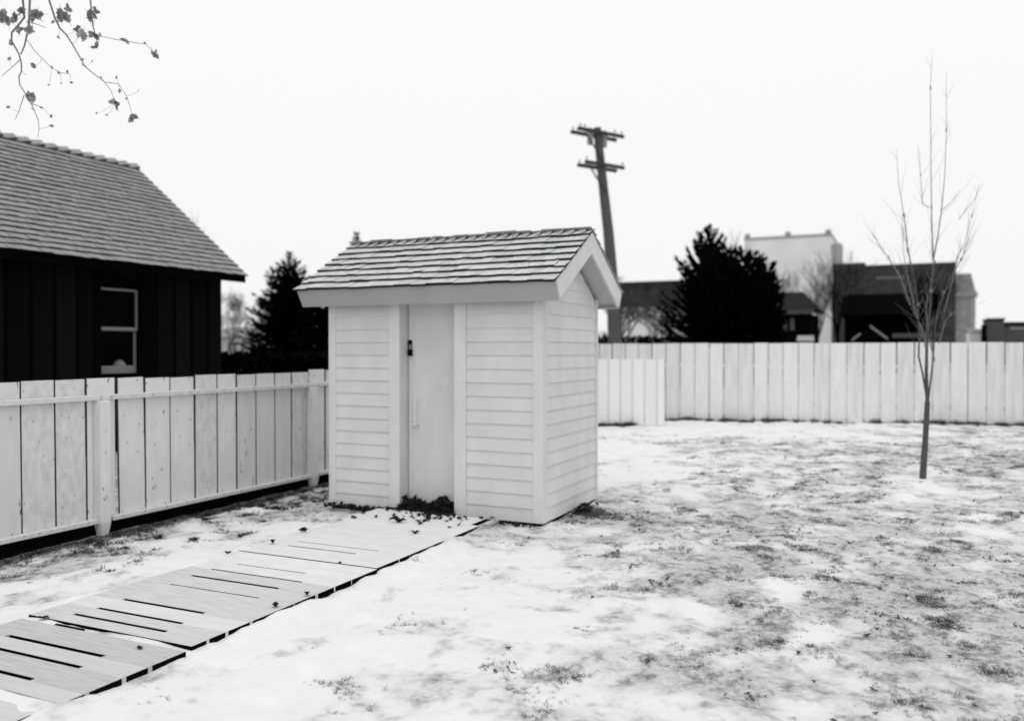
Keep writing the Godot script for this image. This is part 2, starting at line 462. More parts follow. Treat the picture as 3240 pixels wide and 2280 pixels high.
func make_privy() -> void:
	var o := thing("privy", "small white clapboard privy with steep shingled gable roof and plank door", "outhouse")
	var W := 2.37
	var D := 1.52
	# walls behind the boards
	var st := start()
	span(st, Vector3(-W + 0.02, 0.03, -D + 0.02), Vector3(-0.02, 2.11, -0.24))
	span(st, Vector3(-W + 0.02, 0.03, -0.24), Vector3(-1.53, 2.11, -0.02))
	span(st, Vector3(-0.9, 0.03, -0.24), Vector3(-0.02, 2.11, -0.02))
	span(st, Vector3(-1.53, 2.085, -0.24), Vector3(-0.9, 2.11, -0.02))
	for x in [-0.02, -W + 0.05]:
		var tip := Vector3(x, 2.53, -D / 2)
		var q := [Vector3(x, 2.11, -0.03), Vector3(x, 2.11, -D + 0.03), tip]
		var s := Vector3(-0.03, 0, 0)
		var cen: Vector3 = (q[0] + q[1] + q[2]) / 3.0 + s / 2.0
		tri(st, q[0], q[1], q[2], cen); tri(st, q[0] + s, q[1] + s, q[2] + s, cen)
	piece("wall", st.commit(), M.paint_b, o)
	piece("sill_beam", box_mesh(Vector3(-W / 2, 0.005, -D / 2), Vector3(W - 0.06, 0.045, D - 0.06)), M.wet_and_shade, o)
	clap_wall(o, Vector3.RIGHT, Vector3.BACK, Vector3(-2.285, 0, -0.02), 0.641, false)
	clap_wall(o, Vector3.RIGHT, Vector3.BACK, Vector3(-0.786, 0, -0.02), 0.685, false)
	clap_wall(o, Vector3.FORWARD, Vector3.RIGHT, Vector3(-0.02, 0, -0.06), D - 0.12, true)
	clap_wall(o, Vector3.FORWARD, Vector3.LEFT, Vector3(-W + 0.02, 0, -0.06), D - 0.12, true)
	clap_wall(o, Vector3.RIGHT, Vector3.FORWARD, Vector3(-2.285, 0, -D + 0.02), W - 0.17, false)
	# trim: corner boards and the boards beside the door
	var trims := [[-2.3275, 0.085, -0.009], [-0.0505, 0.101, -0.009]]
	for t in trims:
		piece("corner_board", box_mesh(Vector3(t[0], 1.08, t[2]), Vector3(t[1], 2.1, 0.024), 0.003), M.paint, o)
	for x in [-0.008, -W + 0.008]:
		piece("corner_board", box_mesh(Vector3(x, 1.08, -0.0545), Vector3(0.024, 2.1, 0.063), 0.003), M.paint, o)
		piece("corner_board", box_mesh(Vector3(x, 1.08, -D + 0.045), Vector3(0.024, 2.1, 0.05), 0.003), M.paint, o)
	for x in [-2.3275, -0.0505]:
		piece("corner_board", box_mesh(Vector3(x, 1.08, -D + 0.009), Vector3(0.085, 2.1, 0.024), 0.003), M.paint, o)
	piece("door_casing", box_mesh(Vector3(-1.582, 1.07, -0.009), Vector3(0.122, 2.08, 0.03), 0.003), M.paint, o)
	piece("door_casing", box_mesh(Vector3(-0.85, 1.07, -0.009), Vector3(0.126, 2.08, 0.03), 0.003), M.paint, o)
	piece("door_jamb", box_mesh(Vector3(-1.53, 1.05, -0.12), Vector3(0.018, 2.06, 0.19)), M.paint_b, o)
	piece("door_jamb", box_mesh(Vector3(-0.897, 1.05, -0.12), Vector3(0.018, 2.06, 0.19)), M.paint_b, o)
	piece("threshold", box_mesh(Vector3(-1.213, 0.04, -0.11), Vector3(0.61, 0.05, 0.2), 0.004), M.wet_and_shade, o)
	# the door, its hasp and padlock and its pull
	var door := piece("door", box_mesh(Vector3(-1.211, 1.068, -0.165), Vector3(0.605, 2.0, 0.03), 0.004), M.door, o)
	st = start()
	tube(st, [Vector3(-1.50, 1.60, -0.135), Vector3(-1.497, 1.665, -0.13), Vector3(-1.478, 1.675, -0.128), Vector3(-1.47, 1.66, -0.13), Vector3(-1.47, 1.60, -0.135)], 0.006, 0.006, 5)
	cbox(st, Vector3(-1.482, 1.575, -0.13), Vector3(0.05, 0.065, 0.026), 0.008)
	span(st, Vector3(-1.515, 1.66, -0.15), Vector3(-1.47, 1.70, -0.143))
	piece("padlock", st.commit(), M.iron, door)
	st = start()
	cbox(st, Vector3(-1.425, 0.99, -0.146), Vector3(0.078, 0.27, 0.012), 0.003)
	cbox(st, Vector3(-1.425, 0.99, -0.134), Vector3(0.034, 0.25, 0.02), 0.005)
	cbox(st, Vector3(-1.425, 0.868, -0.125), Vector3(0.07, 0.018, 0.045), 0.004)
	piece("handle", st.commit(), M.paint_b, door)
	# roof
	var ca := cos(PITCH)
	var sa := sin(PITCH)
	var x0 := -2.61
	var x1 := 0.197
	var ridge := Vector3(0, 2.75, -D / 2)
	for side in [1, -1]:
		var s := Vector3(0, -sa, ca * side)
		var n := Vector3(0, ca, sa * side)
		var L := 1.106
		st = start()
		var a := ridge
		var q := []
		for xx in [x0 + 0.026, x1 - 0.026]:
			q.append_array([Vector3(xx, 0, 0) + a, Vector3(xx, 0, 0) + a + s * (L - 0.026), Vector3(xx, 0, 0) + a + s * (L - 0.026) - n * 0.15, Vector3(xx, 0, 0) + a - Vector3.UP * 0.15 / ca])
		hexa(st, q)
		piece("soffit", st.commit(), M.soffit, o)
		st = start()
		q = []
		for xx in [x0, x1]:
			q.append_array([Vector3(xx, 0, 0) + a + s * (L - 0.026), Vector3(xx, 0, 0) + a + s * L, Vector3(xx, 0, 0) + a + s * L - n * 0.185, Vector3(xx, 0, 0) + a + s * (L - 0.026) - n * 0.185])
		hexa(st, q)
		piece("fascia", st.commit(), M.shaded_trim, o)
		for xx in [x0, x1 - 0.026]:
			st = start()
			q = []
			for e in [xx, xx + 0.026]:
				q.append_array([Vector3(e, 0, 0) + a, Vector3(e, 0, 0) + a + s * (L - 0.028), Vector3(e, 0, 0) + a + s * (L - 0.028) - n * 0.18, Vector3(e, 0, 0) + a - Vector3.UP * 0.18 / ca])
			hexa(st, q)
			piece("rake_board", st.commit(), M.paint, o)
		# shingles: the front slope one by one, the rear slope together
		var turn := Basis(Vector3.RIGHT * side, n, s)
		var rows := 8
		var expo := (L + 0.03 + 0.02) / rows
		var kinds := {}
		var far := start()
		for r in rows:
			var d := L + 0.03 - r * expo
			var x := x0 - 0.012
			var first := true
			while x < x1 + 0.012 - 0.02:
				var w: float = [0.1, 0.13, 0.16, 0.19][rng.randi() % 4]
				if first: w *= rng.randf_range(0.5, 1.0)
				first = false
				var left := x1 + 0.012 - x
				if left - w < 0.06: w = left
				var tone := rng.randi() % 4
				var key := "%d" % tone
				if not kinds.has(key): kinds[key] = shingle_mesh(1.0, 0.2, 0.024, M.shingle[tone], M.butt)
				var at := Vector3(x + w / 2.0, 0, 0) + ridge + s * (d + rng.randf_range(-0.012, 0.012)) + n * (0.004 + rng.randf_range(0.0, 0.004))
				var tip := turn * Basis(Vector3.RIGHT, -0.05 + rng.randf_range(-0.022, 0.018))
				var bas := Basis(tip.x * w, tip.y, tip.z)
				if side == 1: piece("shingle", kinds[key], null, o, at + n * 0.008, bas)
				else: far.append_from(kinds[key], 0, Transform3D(bas, at + n * 0.008))
				x += w
		if side == -1: tag(piece("rear_shingles", far.commit(), M.shingle[1], o), "", "", "", "stuff")
	# ridge caps, overlapping from left to right
	for side in [1, -1]:
		var s := Vector3(0, -sa, ca * side)
		var n := Vector3(0, ca, sa * side)
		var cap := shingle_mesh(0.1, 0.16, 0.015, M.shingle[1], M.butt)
		var x := x0 + 0.14
		while x < x1 + 0.03:
			var bas := Basis(s * -side, n, Vector3.RIGHT) * Basis(Vector3.RIGHT, -0.12)
			piece("ridge_cap", cap, null, o, Vector3(x, 0, 0) + ridge + n * 0.03 + s * 0.044, bas)
			x += 0.1195

# ---------------------------------------------------------------- fences
func make_left_fence() -> void:
	var o := thing("white_fence", "low weathered white board fence with flat rails beside the plank walk", "fence", Vector3(-3.5, 0, 0))
	# joints between the boards, from near to far
	var joints := [5.5, 5.2, 4.9, 4.61, 4.31, 4.02, 3.72, 3.43, 3.13, 2.83, 2.534, 2.235, 1.945, 1.641, 1.312, 1.015, 0.71, 0.402, 0.12, -0.18, -0.483, -0.773, -1.08, -1.39]
	while joints[-1] > -10.4: joints.append(joints[-1] - 0.3)
	var turn := Basis(Vector3.UP, PI / 2)
	for i in joints.size() - 1:
		var a: float = joints[i]
		var b: float = joints[i + 1]
		var gap := rng.randf_range(0.012, 0.024)
		var lean := rng.randf_range(-0.007, 0.007)
		if i == 13:
			gap = 0.05; lean = 0.014
		var y1 := 1.346 + rng.randf_range(-0.012, 0.012) + slope(-3.5, a)
		if i == 22: y1 += 0.02
		var m: Material = M.fence[rng.randi() % 4]
		board(o, a - b - gap, 0.1, y1, Vector3(rng.randf_range(-0.004, 0.004), 0, (a + b) / 2.0 - gap / 2.0), turn * Basis(Vector3.BACK, lean), m)
	var posts := [4.45, 1.82, -1.1, -3.9, -6.7, -9.5]
	var ends := [5.5] + posts + [-10.5]
	for i in ends.size() - 1:
		var a: float = ends[i]
		var b: float = ends[i + 1]
		var g := slope(-3.5, (a + b) / 2.0)
		var top := a - 0.003
		var bot := b + 0.003
		piece("rail", box_mesh(Vector3(0.037, 1.185 + g, (top + bot) / 2.0), Vector3(0.05, 0.045, top - bot), 0.004), M.fence[i % 2], o)
		piece("rail", box_mesh(Vector3(0.045, 0.105 + g, (top + bot) / 2.0 - (0.0 if i == 0 else 0.03)), Vector3(0.066, 0.04, top - bot - 0.14), 0.004), M.fence[(i + 1) % 2], o)
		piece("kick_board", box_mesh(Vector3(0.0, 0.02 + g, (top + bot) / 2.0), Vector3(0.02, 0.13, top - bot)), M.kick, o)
	for z in posts:
		var g := slope(-3.5, z)
		var st := start()
		cbox(st, Vector3(0.065, 0.62 + g, z), Vector3(0.1, 1.08, 0.1), 0.004)
		var p := []
		for k in [[-1, -1], [1, -1], [1, 1], [-1, 1]]: p.append(Vector3(0.065 + k[0] * 0.022, -0.08 + g, z + k[1] * 0.025))
		for k in [[-1, -1], [1, -1], [1, 1], [-1, 1]]: p.append(Vector3(0.065 + k[0] * 0.048, 0.083 + g, z + k[1] * 0.048))
		hexa(st, p)
		piece("post", st.commit(), M.fence[3], o)

func make_back_fence() -> void:
	var o := thing("white_fence", "long white vertical board fence closing the yard behind the young tree", "fence", Vector3(0, 0, -10.8))
	var x := -3.46
	while x < 7.5:
		var w := 0.3 + rng.randf_range(-0.012, 0.012)
		var gap := rng.randf_range(0.01, 0.026)
		var g := ground(x + w / 2, -10.75)
		var y1 := 1.745 + rng.randf_range(-0.006, 0.006)
		board(o, w - gap, g + 0.012, y1, Vector3(x + w / 2.0, 0, rng.randf_range(-0.003, 0.003)), Basis(Vector3.BACK, rng.randf_range(-0.003, 0.003)), M.backfence[rng.randi() % 3])
		x += w
	for y in [1.28, 0.52]:
		piece("rail", box_mesh(Vector3(2.0, y, -0.035), Vector3(10.9, 0.09, 0.04)), M.backfence[0], o)
	x = -3.2
	while x < 7.5:
		piece("post", box_mesh(Vector3(x, 0.8, -0.11), Vector3(0.1, 1.7, 0.1)), M.backfence[1], o)
		x += 2.4
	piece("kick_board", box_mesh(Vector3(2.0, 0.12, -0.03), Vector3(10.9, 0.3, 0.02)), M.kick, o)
	# the short section in front of it
	var l := thing("fence_section", "short bright white fence section standing in front of the taller back fence", "fence", Vector3(0, 0, -9.3))
	x = -3.46
	while x < -1.4:
		var w := 0.25
		if x + w > -1.3: w = -1.3 - x
		var g := ground(x + w / 2, -9.3)
		board(l, w - 0.012, g + 0.01, 1.42, Vector3(x + w / 2.0, 0, rng.randf_range(-0.002, 0.002)), Basis.IDENTITY, M.lowfence[rng.randi() % 2])
		x += w
	for y in [1.2, 0.4]:
		piece("rail", box_mesh(Vector3(-2.38, y, -0.035), Vector3(2.12, 0.09, 0.04)), M.lowfence[0], l)
	for px in [-3.3, -1.42]:
		piece("post", box_mesh(Vector3(px, 0.7, -0.11), Vector3(0.1, 1.35, 0.1)), M.lowfence[0], l)

# ---------------------------------------------------------------- plank walk
func make_walk() -> void:
	var sets := [
		[[6.4, 6.2, 6.01, 5.82, 5.64, 5.45, 5.26, 5.08, 4.9, 4.77, 4.62], -0.39, "plank", "frosted plank walk panel nearest the viewer, cut by the lower left picture corner"],
		[[4.54, 4.42, 4.22, 4.07, 3.83], -0.375, "plank_bare", "grey frosted plank walk panel, second from the viewer, with the clearest dark gaps"],
		[[3.765, 3.66, 3.52, 3.33, 3.14, 2.95, 2.74, 2.55, 2.36, 2.2, 2.05], -0.405, "plank", "long frosted plank walk panel in mid walk, dusted white towards the privy"],
		[[2.03, 1.9, 1.75, 1.6, 1.42, 1.22, 1.02, 0.82, 0.62, 0.44, 0.27, 0.12], -0.42, "plank_snow", "snow covered plank walk panel nearest the privy door, strewn with dead leaves"]]
	var n := 0
	for s in sets:
		var o := thing("walk_panel", s[3], "boardwalk", Vector3.ZERO, 0.0, "plank walk panels leading to the privy")
		var zs: Array = s[0]
		var xr: float = s[1]
		var xl := xr - 1.27
		for i in zs.size() - 1:
			# how wide each joint gapes: dark slots, hairline slots, and joints packed shut with snow
			var visible_gap: float = [{1: 0.024, 3: 0.022, 6: 0.026, 8: 0.024}, {1: 0.028, 2: 0.028, 3: 0.03}, {1: 0.026, 2: 0.026, 3: 0.028, 5: 0.012, 6: 0.028, 7: 0.018, 8: 0.011}, {2: 0.016, 3: 0.011}][n].get(i, 0.0012)
			var kind: String = s[2]
			if n == 2 and i > 6: kind = "plank_snow"
			var jag := rng.randf_range(-0.0015, 0.0015)
			var w: float = zs[i] - zs[i + 1] - visible_gap
			var pm: Material = M[kind][0 if rng.randf() < 0.75 else 2]
			var cut := 0.09 if zs[i] < 0.5 else 0.0
			var pl := piece("plank", board_mesh(xr - xl - cut, -w / 2.0, w / 2.0), null, o, Vector3((xl + xr - cut) / 2.0 + jag, 0.045, zs[i + 1] + w / 2.0), Basis(Vector3(1, 0, 0), Vector3(0, 0, -1), Vector3(0, 1.5, 0)))
			pl.mesh.surface_set_material(0, pm)
			pl.mesh.surface_set_material(1, M.wet_and_shade)
			if i > 0:
				# packed snow fills the ends of the gap, all of it where hardly a gap shows
				var st := start()
				var zc: float = zs[i] + 0.0 - visible_gap / 2.0
				var from := 0.19 + rng.randf_range(0.0, 0.12)
				var to := 0.24 + rng.randf_range(0.0, 0.16)
				if visible_gap > 0.01:
					span(st, Vector3(xl + 0.003, 0.03, zc - visible_gap / 2.0 - 0.002), Vector3(xl + from, 0.0625, zc + visible_gap / 2.0 + 0.002))
					span(st, Vector3(xr - to, 0.03, zc - visible_gap / 2.0 - 0.002), Vector3(xr - 0.003, 0.0625, zc + visible_gap / 2.0 + 0.002))
				else:
					span(st, Vector3(xl + 0.003, 0.03, zc - 0.006), Vector3(xr - cut - 0.003, 0.0625, zc + 0.006))
				piece("packed_snow", st.commit(), pm, o)
		piece("gap_shade", box_mesh(Vector3((xl + xr) / 2.0, 0.017, (zs[0] + zs[-1]) / 2.0), Vector3(xr - xl - 0.06, 0.014, zs[0] - zs[-1] - 0.05)), M.wet_and_shade, o)  # added near black sheet that paints the shade in the plank gaps
		for x in [xl + 0.1, xr - 0.1]:
			piece("stringer", box_mesh(Vector3(x, -0.02, (zs[0] + zs[-1]) / 2.0), Vector3(0.05, 0.05, zs[0] - zs[-1] - 0.02)), M.wet_and_shade, o)
		piece("edge_board", box_mesh(Vector3(xr - 0.012, 0.008, (zs[0] + maxf(zs[-1], 0.44)) / 2.0), Vector3(0.02, 0.04, zs[0] - maxf(zs[-1], 0.44) - 0.01)), M.wet_and_shade, o)
		piece("edge_board", box_mesh(Vector3((xl + xr) / 2.0, 0.008, zs[0] - 0.014), Vector3(xr - xl - 0.05, 0.04, 0.02)), M.wet_and_shade, o)
		n += 1
		if n == 3: piece("joint_shade", box_mesh(Vector3(-1.38, 0.04, 3.7975), Vector3(0.4, 0.02, 0.035)), M.wet_and_shade, o)  # added dark strip standing for the shade in the panel joint
	var t := thing("edge_plank", "narrow snowy plank lying along the walk's right edge at the privy corner", "plank")
	piece("board", box_mesh(Vector3(-0.445, 0.035, 0.25), Vector3(0.05, 0.034, 0.44), 0.004), M.plank_snow[1], t, Vector3.ZERO, Basis(Vector3.UP, 0.02))

# ---------------------------------------------------------------- leaves and grass
func leaf_mesh(sd: int, curl: float) -> ArrayMesh:
	# a lobed leaf about one unit long, folded along its middle and curled
	var r := RandomNumberGenerator.new()
	r.seed = sd
	var prof := [[0.0, 0.03], [0.12, 0.2], [0.2, 0.16], [0.36, 0.34], [0.46, 0.24], [0.64, 0.27], [0.74, 0.17], [1.0, 0.02]]
	var st := start()
	var lift := func(x: float, y: float) -> Vector3: return Vector3(y, 0.05 + absf(y) * curl + curl * 0.8 * (x - 0.5) * (x - 0.5) + 0.06 * sin(x * 9.0 + sd), x - 0.5)
	for side in [-1, 1]:
		var k: float = r.randf_range(0.8, 1.2)
		for i in prof.size() - 1:
			var a: Vector3 = lift.call(prof[i][0], 0.0)
			var b: Vector3 = lift.call(prof[i + 1][0], 0.0)
			var c: Vector3 = lift.call(prof[i][0], prof[i][1] * side * k)
			var d: Vector3 = lift.call(prof[i + 1][0], prof[i + 1][1] * side * k)
			var under := Vector3(0, -5, 0)
			tri(st, a, b, d, under); tri(st, a, d, c, under)
	var stem := [lift.call(0.0, 0.0), lift.call(0.0, 0.0) + Vector3(0.05, 0.05, -0.3)]
	tube(st, stem, 0.018, 0.012, 3)
	return st.commit()

func many(called: String, mesh: Mesh, m: Material, places: Array, parent: Node, colors := []) -> MultiMeshInstance3D:
	var mm := MultiMesh.new()
	mm.transform_format = MultiMesh.TRANSFORM_3D
	mm.use_colors = not colors.is_empty()
	mm.mesh = mesh
	mm.instance_count = places.size()
	for i in places.size():
		mm.set_instance_transform(i, places[i])
		if mm.use_colors: mm.set_instance_color(i, colors[i])
	var o := MultiMeshInstance3D.new()
	o.multimesh = mm
	o.material_override = m
	put(o, called, parent)
	return o

func spin(tilt: float) -> Basis:
	return Basis(Vector3.UP, rng.randf() * TAU) * Basis(Vector3.RIGHT, rng.randf_range(-tilt, tilt)) * Basis(Vector3.BACK, rng.randf_range(-tilt, tilt))

func on_walk(x: float, z: float) -> bool:
	return x > -1.72 and x < -0.36 and z > 0.42

func make_litter() -> void:
	var leaves := [leaf_mesh(1, 0.9), leaf_mesh(2, 0.4), leaf_mesh(3, 1.4)]
	# the heap in the doorway and the drift along the privy's foot
	var heap := []
	for i in 420:
		var x := -1.21 + rng.randfn() * 0.17
		x = clampf(x, -1.5, -0.93)
		var z := clampf(-0.04 + rng.randfn() * 0.085, -0.14, 0.2)
		var top := 0.13 * exp(-pow((z + 0.07) / 0.12, 2.0)) * (0.75 + 0.35 * sin(x * 17.0 + 1.0))
		heap.append(Transform3D(spin(1.2).scaled(Vector3.ONE * rng.randf_range(0.05, 0.1)), Vector3(x, 0.03 + maxf(0.0, top) * sqrt(rng.randf()), z)))
	var h := many("leaf_heap", leaves[0], M.leaf, heap, self)
	tag(h, "heap of dark dead leaves blown into the privy doorway", "leaf heap", "", "stuff")
	var drift := []
	for i in 230:
		var x := rng.randf_range(-2.35, -0.95)
		var z := 0.035 + absf(rng.randfn()) * 0.045
		drift.append(Transform3D(spin(0.9).scaled(Vector3.ONE * rng.randf_range(0.035, 0.075)), Vector3(x, 0.02 + rng.randf() * 0.035, z)))
	for i in 110:
		var x := -1.05 + rng.randfn() * 0.26
		var z := 0.06 + absf(rng.randfn()) * 0.17
		drift.append(Transform3D(spin(0.7).scaled(Vector3.ONE * rng.randf_range(0.03, 0.07)), Vector3(x, 0.066 if z > 0.12 else 0.03, z)))
	for i in 60:
		var x := rng.randf_range(-0.7, 0.0)
		drift.append(Transform3D(spin(0.6).scaled(Vector3.ONE * rng.randf_range(0.03, 0.06)), Vector3(x, 0.015, 0.03 + absf(rng.randfn()) * 0.04)))
	for i in 70:
		var z := -0.75 + rng.randfn() * 0.16
		drift.append(Transform3D(spin(0.9).scaled(Vector3.ONE * rng.randf_range(0.03, 0.07)), Vector3(0.05 + absf(rng.randfn()) * 0.06, 0.02 + rng.randf() * 0.05, z)))
	tag(many("leaf_drift", leaves[1], M.leaf, drift, self), "dark dead leaves drifted along the foot of the privy walls", "leaves", "", "stuff")
	# leaves on the ground
	var spots := []
	while spots.size() < 150:
		var x := rng.randf_range(-3.4, 4.6)
		var z := rng.randf_range(-9.5, 5.2)
		if x > -2.4 and x < 0.02 and z < 0.05 and z > -1.6: continue
		if on_walk(x, z): continue
		var c := cover(x, z)
		if rng.randf() > c * 1.1 - 0.15: continue
		spots.append(Transform3D(spin(0.5).scaled(Vector3.ONE * rng.randf_range(0.025, 0.05)), Vector3(x, ground(x, z) + 0.002, z)))
	tag(many("scattered_leaves", leaves[0], M.leaf_b, spots, self), "small dead leaves scattered over the snowy lawn", "leaves", "", "stuff")
	# small dark clumps of matted leaves and turf standing out of the snow
	var clumps := []
	while clumps.size() < 420:
		var x := rng.randf_range(-0.3, 4.6)
		var z := rng.randf_range(-6.5, 4.6)
		if on_walk(x, z) or (x < 0.1 and z < 0.1): continue
		if rng.randf() > cover(x, z) - 0.2: continue
		var n := 4 + rng.randi() % 20
		var wide := rng.randf_range(0.012, 0.045)
		for k in n:
			var px := x + rng.randfn() * wide * 1.4
			var pz := z + rng.randfn() * wide
			clumps.append(Transform3D(spin(0.8).scaled(Vector3.ONE * rng.randf_range(0.012, 0.03)), Vector3(px, ground(px, pz) + rng.randf() * 0.012, pz)))
	tag(many("matted_leaves", leaves[1], M.leaf_b, clumps, self), "small dark clumps of matted leaves showing through the lawn snow", "leaves", "", "stuff")
	# single leaves that can be told apart on the plank walk
	var lone := [[-1.13, 0.62, 0.13, 1.75], [-0.93, 0.60, 0.08, 0.4], [-0.76, 0.95, 0.08, 2.4], [-1.62, 0.62, 0.09, 1.0], [-1.28, 0.5, 0.07, 2.9], [-1.0, 0.52, 0.06, 5.0], [-0.62, 0.62, 0.05, 3.0], [-1.45, 0.52, 0.06, 0.2], [-0.46, 3.05, 0.07, 0.7], [-0.44, 2.78, 0.06, 3.8], [-1.6, 1.75, 0.07, 0.9], [-1.68, 2.15, 0.06, 2.2], [-1.66, 1.3, 0.08, 5.1], [-0.75, 2.02, 0.04, 4.2], [-0.62, 3.9, 0.05, 1.1], [-1.52, 3.78, 0.07, 2.0]]
	var where := ["largest curled leaf in front of the doorway heap", "small leaf just right of the doorway's largest loose leaf", "leaf lying alone out on the planks, right of the doorway leaves", "leaf at the walk's far left corner by the privy's left panel",
		"leaf between the drift and the walk's left far end", "tiny leaf close under the doorway heap", "leaf beside the narrow edge plank at the privy corner", "leaf tight against the privy's left panel on the walk",
		"leaf on the right edge of the middle panel, nearer of a pair", "leaf on the right edge of the middle panel, farther of a pair", "leaf on the walk's left edge, middle one of three", "leaf on the walk's left edge, nearest of three",
		"leaf on the walk's left edge, farthest of three", "small leaf alone near the centre of the walk", "small leaf on the second panel near its far right corner", "dark leaf on the near left corner of the middle walk panel"]
	for i in lone.size():
		var l: Array = lone[i]
		tag(piece("dead_leaf", leaves[rng.randi() % 3], M.leaf, self, Vector3(l[0], 0.062, l[1]), Basis(Vector3.UP, l[3]).scaled(Vector3.ONE * l[2])), "dead " + where[i], "leaf", "single leaves on the plank walk")
	# grass
	var blades := start()
	var r := RandomNumberGenerator.new()
	r.seed = 5
	for i in 7:
		var a := r.randf() * TAU
		var b := Vector3(cos(a), 0, sin(a)) * r.randf() * 0.5
		var d := Vector3(r.randf_range(-1, 1), r.randf_range(0.35, 1.0), r.randf_range(-1, 1)).normalized()
		var side := d.cross(Vector3(r.randf(), 0.2, r.randf())).normalized() * 0.06
		var mid := b + d * 0.55
		var tip := b + d * 1.0 + Vector3(d.x, -0.25, d.z) * 0.3
		var under := b - Vector3.UP * 9.0
		tri(blades, b - side, b + side, mid + side * 0.7, under); tri(blades, b - side, mid + side * 0.7, mid - side * 0.7, under)
		tri(blades, mid - side * 0.7, mid + side * 0.7, tip, under)
	var bm := blades.commit()
	var turf := FastNoiseLite.new()
	turf.seed = 44; turf.frequency = 3.2; turf.fractal_octaves = 3
	var tufts := []
	var tones := []
	var tries := 0
	while tufts.size() < 42000 and tries < 900000:
		tries += 1
		var x := rng.randf_range(-3.48, 5.2)
		var z := rng.randf_range(-10.7, 5.6)
		if x > -2.42 and x < 0.05 and z < 0.02 and z > -1.6: continue
		if on_walk(x, z): continue
		var c := cover(x, z)
		var p := c * 1.5 - 0.75 + patches.get_noise_2d(x, z) * 1.3
		var lump := turf.get_noise_2d(x, z)
		p = (p + 0.12) * smoothstep(-0.35, 0.3, lump)
		if x < -3.2: p += 0.5
		if rng.randf() > p: continue
		var s := rng.randf_range(0.01, 0.026) + maxf(0.0, lump) * 0.012
		tufts.append(Transform3D(spin(0.3).scaled(Vector3(1.1, 1.0, 1.1) * s), Vector3(x, ground(x, z) - 0.004, z)))
		var v := rng.randf_range(0.26, 0.52) * (1.0 - 0.7 * smoothstep(0.15, 0.5, lump))
		tones.append(Color(v, v, v))
	# the ragged line of dead grass along the feet of the fences
	for i in 3000:
		var x := rng.randf_range(-3.4, 6.0)
		var lush := turf.get_noise_2d(x * 1.3, 3.0) + 0.6 * patches.get_noise_2d(x * 0.7, 9.0)
		if rng.randf() > lush * 1.8 + 0.35: continue
		var z := -10.78 + absf(rng.randfn()) * (0.06 + 0.16 * maxf(0.0, lush))
		var s := rng.randf_range(0.03, 0.1) * (0.7 + maxf(0.0, lush))
		tufts.append(Transform3D(spin(0.5).scaled(Vector3(1.3, 0.9, 1.0) * s), Vector3(x, ground(x, z) - 0.005, z)))
		var v := rng.randf_range(0.02, 0.14)
		tones.append(Color(v, v, v))
	for i in 330:
		var x := 0.06 + absf(rng.randfn()) * 0.2
		var z := -0.8 + rng.randfn() * 0.1
		tufts.append(Transform3D(spin(0.5).scaled(Vector3(1.3, 0.7, 1.0) * rng.randf_range(0.02, 0.05)), Vector3(x, ground(x, z) - 0.004, z)))
		var v := rng.randf_range(0.03, 0.2)
		tones.append(Color(v, v, v))
	# black tussocks along the left fence
	for k in 100:
		var cx := -3.36 + absf(rng.randfn()) * 0.42
		var cz := rng.randf_range(-1.5, 3.6)
		var wide := rng.randf_range(0.015, 0.05)
		for i in 4 + rng.randi() % 16:
			var x := cx + rng.randfn() * wide
			var z := cz + rng.randfn() * wide * 1.6
			tufts.append(Transform3D(spin(0.6).scaled(Vector3(1.2, 0.9, 1.2) * rng.randf_range(0.02, 0.05)), Vector3(x, ground(x, z) - 0.004, z)))
			tones.append(Color(0.02, 0.02, 0.02))
	for i in 110:
		var x := rng.randf_range(-2.7, -1.9)
		var z := -9.29 + absf(rng.randfn()) * 0.07
		tufts.append(Transform3D(spin(0.4).scaled(Vector3(1.3, 1.0, 1.0) * rng.randf_range(0.05, 0.11)), Vector3(x, ground(x, z) - 0.005, z)))
		tones.append(Color(0.05, 0.05, 0.05))
	for i in 1800:
		var z := rng.randf_range(-1.6, 5.0)
		var x := -3.46 + absf(rng.randfn()) * 0.16
		tufts.append(Transform3D(spin(0.5).scaled(Vector3(1.3, 0.8, 1.3) * rng.randf_range(0.025, 0.055)), Vector3(x, ground(x, z) - 0.005, z)))
		var v := rng.randf_range(0.015, 0.08)
		tones.append(Color(v, v, v))
	tag(many("dead_grass", bm, M.grass, tufts, self, tones), "short dead grass poking through the thin snow", "grass", "", "stuff")

